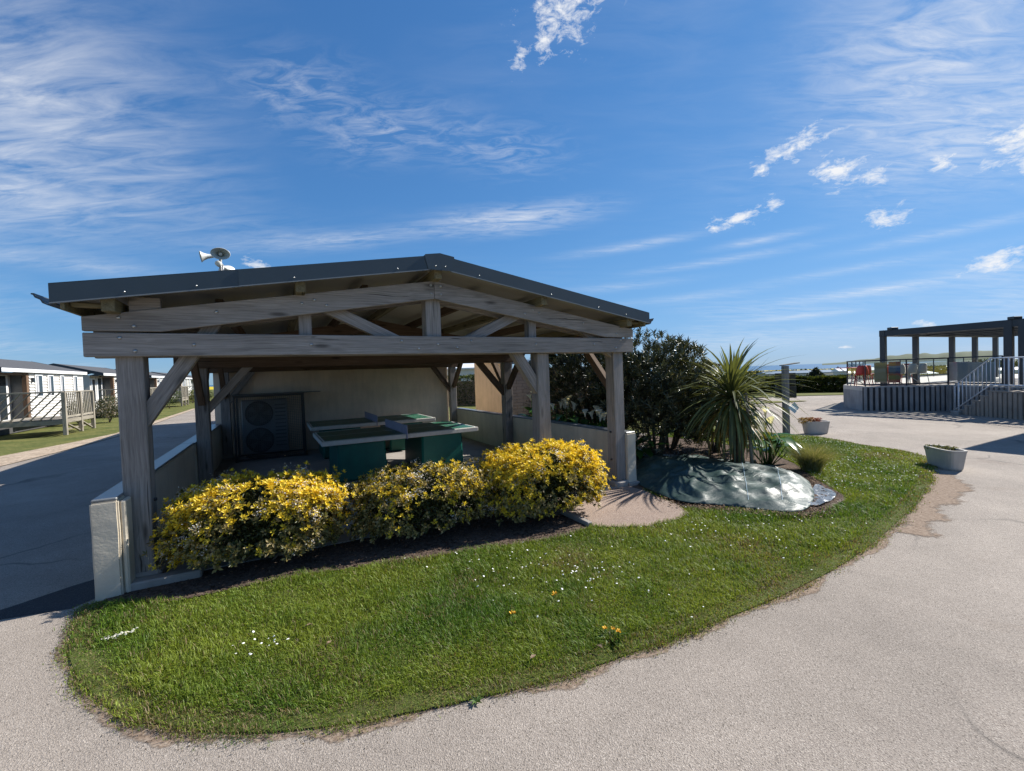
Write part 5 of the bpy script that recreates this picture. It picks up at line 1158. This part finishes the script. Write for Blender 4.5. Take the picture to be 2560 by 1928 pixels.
p = S(9.2, 16.5); hedge(-6.5, 27.5, 3.5, 26.5, 1.2, 1.75, 'clipped green hedge glimpsed beside the beige outbuilding', 9000, leaf=.12)

# ------------------------------------------------------------------ posts, sign, planters
sp1 = thing('sign_post', TM(6.79, 10.81, H(6.79, 10.81)-.05), 'square timber signpost with dark boards and a pale diamond plate', 'sign')
box('post', sp1, M['wood'], -.062, .062, -.062, .062, 0, 1.78, .008)
cpl = beam('cap', sp1, M['board_dark'], (-.10, -.02, 1.795), (.34, .05, 1.845), .16, .02, (0, 0, 1), .003)
for (z0, z1, w_) in ((1.30, 1.60, .235), (.98, 1.27, .25)):
    beam('sign_board', sp1, M['board_dark'], (-.14, .20, (z0+z1)/2), (w_, -.035, (z0+z1)/2), .025, z1-z0, (0, 0, 1), .004)
d_ = thing('diamond_plate', TM(6.88, 10.70, H(6.79, 10.81)-.19), 'small pale blue diamond plate fixed low on the timber signpost', 'plate')
extr('plate', d_, M['plate'], [(-.10, 0, .88), (.06, 0, .74), (.17, 0, .88), (.06, 0, 1.02)], (0, .006, 0))
sp2 = thing('timber_post', TM(5.45, 12.2, H(5.45, 12.2)-.05), 'dark timber post with a small arm rising behind the spiky palm', 'post')
box('post', sp2, M['wood_stain'], -.075, .075, -.075, .075, 0, 2.02, .008); beam('arm', sp2, M['wood_stain'], (.07, 0, 1.93), (.42, .05, 1.86), .05, .06, (0, 0, 1), .004)
def planter(Mx, label, plant):
    t = thing('planter', Mx @ Matrix.Diagonal((.84, .84, .74, 1)), label, 'planter', 'concrete planters at the lawn edge'); a_, b_ = .36, .17
    NV = 22
    def ring(sx, sy, z_, ch=.10):
        out = []
        for k in range(NV):
            a1 = 2*math.pi*k/NV; c_, s_ = math.cos(a1), math.sin(a1); out.append((sx*math.copysign(abs(c_)**.5, c_), sy*math.copysign(abs(s_)**.5, s_), z_))
        return out
    R_ = [ring(a_*.80, b_*.72, 0), ring(a_*.86, b_*.80, .04), ring(a_, b_, .40), ring(a_*1.02, b_*1.04, .41), ring(a_*1.02, b_*1.04, .44), ring(a_*.93, b_*.80, .44, .07), ring(a_*.90, b_*.76, .36, .07)]
    vs = [p for r_ in R_ for p in r_]; fs = [(i*NV+k, i*NV+(k+1) % NV, (i+1)*NV+(k+1) % NV, (i+1)*NV+k) for i in range(len(R_)-1) for k in range(NV)] + [tuple(range(NV))[::-1]]
    link('trough', mk('trough', vs, fs, M['planter']), t)
    link('soil', mk('soil', ring(a_*.905, b_*.765, .385, .07), [tuple(range(NV))], M['soil']), t)
    n_, x0, x1, cols, hh = plant; nr = n_//6; P = np.stack([rng.uniform(x0, x1, nr), rng.uniform(-.17, .17, nr), .38+hh*rng.random(nr)], 1); ax_ = unit(rng.normal(0, .45, (nr, 3))+np.array([0, 0, 1])); idx = np.repeat(np.arange(nr), 6)
    D = unit(ax_[idx]*.5+rdir(len(idx))); v_, f_ = leaves(P[idx], D, ax_[idx], rng.uniform(.025, .05, len(idx)), rng.uniform(.012, .02, len(idx)))
    tt = (P[idx][:, :1]-x0)/(x1-x0)+rng.normal(0, .2, (len(idx), 1)); c = np.where(tt < .55, np.array(cols[0]), np.array(cols[1]))*rng.uniform(.6, 1.3, (len(idx), 1))
    tag(link('plants', npmesh('plants', v_, f_, M['leaf'], np.repeat(c, 4, 0)), t), kind='stuff')
planter(TM(6.93, 6.98, H(6.8, 6.9)-.005, R(80)), 'pale concrete trough planter with sparse green plants on the bare earth patch', (600, -.10, .32, ((.15, .16, .05), (.12, .13, .05)), .07))
planter(TM(7.62, 10.95, H(7.7, 11.1)-.005, R(-4)), 'pale concrete trough planter with red and orange succulents behind the lawn', (1700, -.46, .1, ((.30, .20, .05), (.26, .06, .03)), .17))

# ------------------------------------------------------------------ terrace
DZ = .78
DECK = [(14.24, 18.71), (13.69, 17.01), (14.95, 16.43), (16.2, 16.12), (16.15, 13.3), (16.5, 11.2), (29.3, 17.8), (27.5, 26.6), (17.8, 22.6)]
te = thing('cafe_terrace', TM(0, 0, 0), 'raised cafe terrace with ribbed concrete base and glass balustrade', 'terrace')
extr('deck_slab', te, M['deck'], [(x, y, DZ-.16) for x, y in DECK], (0, 0, .16))
cen = Vector((19.5, 17.7, 0))
def ribwall(pts, parent, ribm, zt, spacing, wid, skip=None, dep=.07):
    for (a_, b_) in zip(pts[:-1], pts[1:]):
        a_, b_ = Vector((*a_, 0)), Vector((*b_, 0)); d = (b_-a_); L_ = d.length; d.normalize(); nrm = Vector((d.y, -d.x, 0))
        if nrm.dot(cen-(a_+b_)/2) > 0: nrm = -nrm
        zg = min(H(a_.x, a_.y), H(b_.x, b_.y))-.1
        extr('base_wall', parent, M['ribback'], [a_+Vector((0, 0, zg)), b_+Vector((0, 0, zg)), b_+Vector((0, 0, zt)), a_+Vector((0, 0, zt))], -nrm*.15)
        n_ = max(2, round(L_/spacing)); 
        for k in range(n_):
            p = a_+d*L_*(k+.5)/n_+nrm*dep*.5; beam('concrete_rib', parent, ribm, (p.x, p.y, zg), (p.x, p.y, zt), dep, wid, (d.x, d.y, 0), .015) if wid < .3 else None
front_pts = [(13.69, 17.01), (14.3, 16.68), (14.95, 16.43), (15.6, 16.26), (16.2, 16.12)]
a_, b_ = Vector((14.24, 18.71, 0)), Vector((13.69, 17.01, 0)); nrm = Vector((b_-a_).normalized()); nrm = Vector((nrm.y, -nrm.x, 0)); nrm = -nrm if nrm.dot(cen-a_) > 0 else nrm
extr('side_wall', te, M['rib'], [a_+Vector((0, 0, -.7)), b_+Vector((0, 0, -.7)), b_+Vector((0, 0, DZ-.16)), a_+Vector((0, 0, DZ-.16))], -nrm*.2)
ribwall(front_pts, te, M['rib'], DZ-.04, .155, .10)
ribwall([(16.2, 16.12), (16.15, 13.3)], te, M['rib'], DZ-.04, .155, .10)
# balustrade
def balustrade(pts, parent, posts_every=1.25):
    for (p0, p1) in zip(pts[:-1], pts[1:]):
        p0, p1 = Vector((*p0, 0)), Vector((*p1, 0)); L_ = (p1-p0).length; n_ = max(1, round(L_/posts_every)); d = (p1-p0)/n_
        beam('hand_rail', parent, M['dark_metal'], p0+Vector((0, 0, 1.78)), p1+Vector((0, 0, 1.78)), .05, .045, (0, 0, 1), .004)
        beam('bottom_rail', parent, M['dark_metal'], p0+Vector((0, 0, DZ+.07)), p1+Vector((0, 0, DZ+.07)), .04, .05, (0, 0, 1), .004)
        for k in range(n_):
            q0 = p0+d*k; beam('baluster', parent, M['dark_metal'], q0+Vector((0, 0, DZ-.02)), q0+Vector((0, 0, 1.78)), .045, .03, (d.x, d.y, 0), .003)
            dn = d.normalized()*.03; g0, g1 = q0+dn, q0+d-dn
            link('glass_pane', mk('glass_pane', [g0+Vector((0, 0, DZ+.11)), g1+Vector((0, 0, DZ+.11)), g1+Vector((0, 0, 1.74)), g0+Vector((0, 0, 1.74))], [(0, 1, 2, 3)], M['glass']), parent)
    q0 = Vector((*pts[-1], 0)); beam('baluster', parent, M['dark_metal'], q0+Vector((0, 0, DZ-.02)), q0+Vector((0, 0, 1.78)), .045, .03, (1, 0, 0), .003)
gl_pts = [(18.0, 22.3), (14.40, 18.68), (13.85, 17.06), (15.02, 16.57), (16.3, 16.26)]
balustrade(gl_pts, te); balustrade([(16.3, 16.26), (16.35, 14.5)], te, 1.2)
balustrade([(18.0, 22.3), (27.2, 26.2)], te, 1.6)
# print panels hung behind the glass
def panel(x0, y0, x1, y1, z0, z1, mat, name, label, cat='sign'):
    t = thing(name, TM((x0+x1)/2, (y0+y1)/2, z0), label, cat); a_ = Vector((x0-x1, y0-y1, 0))/2; hgt = z1-z0
    dx_ = (Vector((x1, y1, 0))-Vector((x0, y0, 0))).length; ang = math.atan2(y1-y0, x1-x0)
    Mx = Matrix.Translation((0, 0, hgt/2)) @ Matrix.Rotation(ang, 4, 'Z') @ Matrix.Rotation(R(-90), 4, 'Y')
    link('panel_face', boxmesh(hgt, .012, dx_, 0, mat), t, Mx); return t
def on_front(px, off=.10):
    """point just behind the front glass at source-pixel column px"""
    k = (px-1280)/1088.665; best = None
    for (p0, p1) in zip(gl_pts[2:-1], gl_pts[3:]):
        p0, p1 = Vector(p0), Vector(p1); d = p1-p0; den_ = d.x-k*d.y
        s_ = (k*p0.y-p0.x)/den_
        if (-.3 <= s_ <= 1.0) or (-.3 <= s_ and p1.x > 16): best = p0+d*s_+Vector((d.y, -d.x)).normalized()*-off
    return best
P_ = [on_front(x) for x in (2189, 2218, 2225, 2256)]
pa = panel(P_[0].x, P_[0].y, P_[1].x, P_[1].y, DZ+.14, 1.70, M['poster2'], 'olive_banner', 'faded olive-green banner hanging inside the terrace glass', 'banner')
pb = panel(P_[2].x, P_[2].y, P_[3].x, P_[3].y, DZ+.12, 1.71, M['poster1'], 'red_banner', 'red banner with a blue seascape hanging inside the terrace glass', 'banner')
P_ = [on_front(x) for x in (2374, 2432)]
panel(P_[0].x, P_[0].y, P_[1].x, P_[1].y, DZ+.15, 1.62, M['paper'], 'pale_poster', 'pale lilac poster on the terrace glass above the stairs', 'poster')
panel(16.33, 15.95, 16.38, 14.75, DZ+.12, 1.60, M['frost'], 'frosted_panel', 'pale blue frosted wind panel beside the terrace stairs', 'panel')
# stairs
stp = thing('terrace_stairs', TM(0, 0, 0), 'concrete terrace stairs with ribbed side wall', 'stairs')
s0 = Vector((15.28, 14.93, 0)); sdv = Vector((-.11, -.99, 0)).normalized(); acr = Vector((sdv.y, -sdv.x, 0)); acr = acr if acr.x > 0 else -acr
zg = H(s0.x, s0.y); NR = 5; rise = (DZ-.08-zg)/NR; go = .28
for k in range(NR):
    a_ = s0+sdv*go*k+Vector((0, 0, zg-.1)); top = zg+rise*(k+1)
    ln = go if k < NR-1 else 2.4
    extr('step', stp, M['warmrib'], [a_, a_+sdv*ln, a_+sdv*ln+acr*1.15, a_+acr*1.15], (0, 0, top-zg+.1-.05), bev=.004)
    extr('tread', stp, M['warmrib'], [a_-sdv*.03-acr*.03+Vector((0, 0, top-zg+.05)), a_+sdv*ln-acr*.03+Vector((0, 0, top-zg+.05)), a_+sdv*ln+acr*1.15+Vector((0, 0, top-zg+.05)), a_-sdv*.03+acr*1.15+Vector((0, 0, top-zg+.05))], (0, 0, .05), bev=.008)
    for j in range(2 if k < NR-1 else 18):
        p = a_+sdv*(.075+.15*j)-acr*.02; 
        beam('concrete_rib', stp, M['warmrib'], (p.x, p.y, zg-.1), (p.x, p.y, top-.055), .05, .115, (sdv.x, sdv.y, 0), .012)
# white hand rail
rl = thing('stair_railing', TM(0, 0, 0), 'white metal stair railing in front of the terrace', 'railing')
rp = lambda k_, z_, o_=-.03: s0+sdv*go*k_+acr*o_+Vector((0, 0, z_))
zt_ = DZ-.08
for dz_ in (.18, 1.02):
    tube('rail', rl, M['white_metal'], [rp(-.35, zg+dz_-.06), rp(NR-.7, zt_+dz_), rp(NR+7.5, zt_+dz_)], .02, 8)
for k in range(0, 27):
    kk = -.2+k*.5; f_ = min(1, max(0, (kk+.35)/(NR-.35))); zb_ = zg-.06+(zt_-zg+.06)*f_
    big = k in (1, 13, 22); tube('baluster', rl, M['white_metal'], [rp(kk, zb_+(.18 if not big else -.02)), rp(kk, zb_+1.02)], .022 if big else .012, 8)
box('foot_block', rl, M['conc'], rp(.3, 0).x-.16, rp(.3, 0).x+.16, rp(.3, 0).y-.14, rp(.3, 0).y+.14, zg-.08, zg+.12, .02)
# pergola on the terrace
F1 = Vector((14.65, 17.15, 0)); LD = Vector((.91, .41, 0)).normalized(); FD = Vector((.50, -.866, 0)).normalized()
pg = thing('terrace_pergola', TM(0, 0, 0), 'anthracite metal pergola with flat slatted roof over the terrace', 'pergola')
ZT, ZBm = 2.95, 2.71; FL_ = 4.5; LLn = 9.9
def pgpost(p, w_=.19): beam('post', pg, M['dark_metal'], (p.x, p.y, DZ), (p.x, p.y, ZT-.02), w_, w_, (LD.x, LD.y, 0), .006)
for t_ in (0, 2.4, 5.45, 7.6, 9.7): pgpost(F1+LD*t_, .17)
for t_ in (3.32, 3.64): pgpost(F1+FD*t_, .2)
for t_ in (5.45, 9.7): pgpost(F1+FD*8.1+LD*t_)
c0, c1, c2, c3 = F1, F1+LD*LLn, F1+LD*LLn+FD*8.3, F1+FD*8.3
for (a_, b_) in ((c0, c1), (c1, c2), (c2, c3), (c3, c0)):
    d = (b_-a_).normalized(); beam('ring_beam', pg, M['dark_metal'], a_-d*.1+Vector((0, 0, (ZT+ZBm)/2)), b_+d*.1+Vector((0, 0, (ZT+ZBm)/2)), .18 if abs(d.dot(LD)) > .9 else .179, (ZT-ZBm) if abs(d.dot(LD)) > .9 else (ZT-ZBm-.004), (0, 0, 1), .006)
for k in range(1, 6): beam('cross_beam', pg, M['dark_metal'], c0+LD*LLn*k/6+Vector((0, 0, ZT-.12)), c3+LD*LLn*k/6+Vector((0, 0, ZT-.12)), .12, .16, (0, 0, 1), .004)
nl = 34
for k in range(nl):
    a_ = c0+FD*(.2+7.9*k/nl)+LD*.1; beam('roof_slat', pg, M['panel'] if False else M['dark_metal'], a_+Vector((0, 0, ZT-.03)), a_+LD*(LLn-.2)+Vector((0, 0, ZT-.03)), .14, .02, (0, 0, 1), .002)
for t_ in (.3, 3.45): 
    p = F1+FD*t_; box('sensor_box', pg, M['gutter'], p.x-.14, p.x+.14, p.y-.1, p.y+.1, ZT, ZT+.09, .01)
# cafe furniture
CH_S = None
def chair(x, y, rz, mat, label, group):
    t = thing('cafe_chair', TM(x, y, DZ, rz), label, 'chair', group)
    extr('seat', t, mat, [(-.21, -.20, .44), (.21, -.20, .44), (.19, .20, .43), (-.19, .20, .43)], (0, 0, .03), bev=.01)
    V = []; F = []; nx, nz = 8, 5
    for j in range(nz+1):
        for i in range(nx+1):
            s_ = i/nx*2-1; z_ = .46+.36*j/nz; w_ = .195*(1-.45*(j/nz)**3); V.append((s_*w_, .21+.05*j/nz-.10*s_*s_, z_))
    F = [(j*(nx+1)+i, j*(nx+1)+i+1, (j+1)*(nx+1)+i+1, (j+1)*(nx+1)+i) for j in range(nz) for i in range(nx)]
    o = link('backrest', mk('back', V, F, mat, True), t); md = o.modifiers.new('s', 'SOLIDIFY'); md.thickness = .02
    for (a_, b_) in ((-.19, -.19), (.19, -.19), (-.18, .2), (.18, .2)): tube('leg', t, M['steel'] if mat != M['red'] else mat, [(a_*.9, b_*.9, .44), (a_*1.12, b_*1.15, 0)], .012, 6)
def ctable(x, y, label, mat):
    t = thing('cafe_table', TM(x, y, DZ), label, 'table', 'terrace tables')
    box('table_top', t, mat, -.4, .4, -.4, .4, .72, .75, .01)
    for s_ in (-1, 1): beam('leg', t, M['steel'], (s_*.3, -.28, 0), (-s_*.3, .28, .72), .03, .03, (0, 0, 1), .003)
wl_ = ['white shell-backed cafe chair nearest the red banner', 'white shell-backed cafe chair in the middle of three', 'white shell-backed cafe chair nearest the lilac poster']
for i, px in enumerate((2275, 2306, 2331)):
    q_ = on_front(px, .75); chair(q_.x, q_.y, R(168+8*i), M['chairw'], wl_[i], 'white terrace chairs')
for i, px in enumerate((2290, 2340)):
    q_ = on_front(px, 1.6); ctable(q_.x, q_.y, ['pale cafe table behind the white chairs near the pergola post', 'pale cafe table behind the white chairs near the lilac poster'][i], M['chairw'])
rl_ = ['red cafe chair beside the chamfered terrace corner', 'red cafe chair just left of the olive banner', 'red cafe chair between the two banners', 'red cafe chair behind the white chairs', 'red cafe chair under the pergola beam', 'red cafe chair at the back of the terrace']
for i, (px, off) in enumerate(((2166, .5), (2181, .9), (2222, 1.1), (2262, 1.3), (2318, 2.6), (2364, 2.2))):
    q_ = on_front(px, off); chair(q_.x, q_.y, R(150+35*i), M['red'], rl_[i], 'red terrace chairs')
q_ = on_front(2174, .8); ctable(q_.x, q_.y+.5, 'red cafe table at the terrace corner', M['red'])
# white board with dark blue square at the far right of the terrace
bd = panel(18.2, 15.25, 18.55, 15.12, 2.0, 2.55, M['white_metal'], 'notice_board', 'white notice board with a dark blue square under the pergola', 'sign')
dk = boxmesh(.18, .02, .16, 0, plain('dark_blue_print', (.05, .10, .2), .5)); link('printed_square', dk, bd, Matrix.Translation((-.02, -.008, .36)) @ Matrix.Rotation(math.atan2(-.15, .4), 4, 'Z'))
# main building off to the right, whose roof corner throws its shadow on the tarmac
mb = thing('main_building', SM(0, 0, 0), 'large cafe building beside the terrace stairs whose roof shades the tarmac', 'building')
cu = (Vector((13.04, 10.51, 0))-O0); cu_, cv_ = cu.dot(EU), cu.dot(EV)
box('wall', mb, M['render'], cu_+.9, cu_+14, cv_-12, cv_-.9, -.6, 3.75, .02); box('roof', mb, M['slate'], cu_, cu_+15, cv_-13, cv_, 3.75, 4.0, .02)

# ------------------------------------------------------------------ background towards the sea
hedge(15.0, 34.2, 40, 32.6, 1.5, 1.2, 'long clipped dark hedge across the tarmac below the sea', 26000, ((.035, .05, .014), (.11, .125, .02)), .2)
hedge(7.5, 26.5, 14.2, 32, 1.4, 1.2, 'clipped hedge behind the signpost and spiky palm', 12000, ((.035, .05, .014), (.11, .125, .02)), .2)
simple_home(TM(47.5, 63.0, H(49, 64)-.2, R(-22)), 4.6, 3.2, 2.5, 'bright white mobile home right of the dark conifer', [(.4, .9), (1.6, 2.4), (3.5, 4.1)])
simple_home(TM(41, 70, H(41, 70)-.3, R(-8)), 10, 3.4, 2.3, 'long pale grey mobile home left of the dark conifer', [], 'flash')
simple_home(TM(60, 70, H(60, 70)-.3, R(4)), 9, 3.4, 1.9, 'pale roofed home with dark gable towards the terrace', [(1, 2)], 'trim')
simple_home(TM(54, 76, H(54, 76)-.3, R(-6)), 12, 3.4, 2.5, 'blue-grey home behind the bright white one', [], 'flash')
simple_home(TM(78, 74, H(78, 74), R(8)), 9, 3.4, 2.0, 'white roofed home seen through the terrace glass', [(1, 2), (4, 6)], 'trim')
simple_home(TM(95, 82, H(95, 82), R(8)), 9, 3.4, 2.2, 'white roofed home seen behind the frosted terrace panel', [(1, 2), (4, 6)], 'trim')
def far_tree(x, y, r, h, label, n_=1400, cols=((.016, .024, .014), (.035, .045, .02)), leaf=.22, cone=False, z=None):
    zg = gz(x, y) if z is None else z; t = thing('tree', TM(x, y, zg), label, 'tree')
    tube('trunk', t, M['bark'], [(0, 0, -.2), (.05, 0, h*.4), (0, 0, h*.85)], [r*.09, r*.06, .02], 7)
    d = rdir(n_); P = d*(rng.random((n_, 1))**.35)*np.array([r, r, h*.5])
    if cone: P[:, 2] = (P[:, 2]/(h*.5)+1)/2*h; k_ = np.clip(1.15-P[:, 2]/h, .08, 1); P[:, 0] *= k_*1.4; P[:, 1] *= k_*1.4; P[:, 2] = P[:, 2]*.95+.2
    else: P[:, 2] += h*.55
    lump = np.array([1+.3*noise.noise(Vector(q_)*(2.2/r)) for q_ in P])[:, None]; P[:, :2] *= lump
    v_, f_ = leaves(P, rdir(n_)+np.array([0, 0, .3]), rdir(n_), rng.uniform(.6, 1.3, n_)*leaf, rng.uniform(.3, .6, n_)*leaf); w_ = rng.random((n_, 1)); c = np.where(w_ < .7, np.array(cols[0]), np.array(cols[1]))*rng.uniform(.6, 1.4, (n_, 1))
    tag(link('crown', npmesh('crown', v_, f_, M['leaf'], np.repeat(c, 4, 0)), t), kind='stuff')
far_tree(40.5, 58, 1.25, 2.6, 'dark spreading conifer in front of the white homes', 3000, leaf=.3, cone=True)
far_tree(66, 88, 2.0, 3.4, 'small pointed dark tree above the white home', 1500, cone=True, leaf=.35)
far_tree(80, 99, 2.6, 3.0, 'rounded reddish bush tree near the terrace corner', 1200, ((.05, .04, .02), (.09, .07, .03)), .4)
far_tree(55, 96, 2.4, 2.2, 'low dark bush on the edge of the yellow field', 1000, leaf=.35)
for i, (x, y, r, h) in enumerate([(138, 132, 6, 4), (160, 146, 7, 5), (182, 150, 6, 5), (205, 160, 8, 6), (230, 165, 7, 6), (260, 180, 8, 6)]):
    far_tree(x, y, r, h, 'distant rounded tree '+['seen through the gap beside the banners', 'on the slope beyond the white chairs', 'beyond the middle pergola posts', 'beyond the lilac poster', 'above the frosted wind panel', 'at the end of the tree line by the notice board'][i], 1500, ((.04, .055, .02), (.07, .085, .03)), .8)
hedge(60, 120, 130, 110, 2.5, 2.2, 'far dark hedge line before the yellow field', 9000, ((.03, .045, .015), (.06, .08, .02)), .5)
hedge(70, 180, 230, 160, 4, 2.6, 'farther hedge line across the yellow field', 7000, ((.03, .045, .015), (.06, .08, .02)), .9)
hedge(40, 108, 62, 101, 2.5, 1.8, 'far hedge line beneath the yellow field', 4000, ((.03, .045, .015), (.06, .08, .02)), .5)
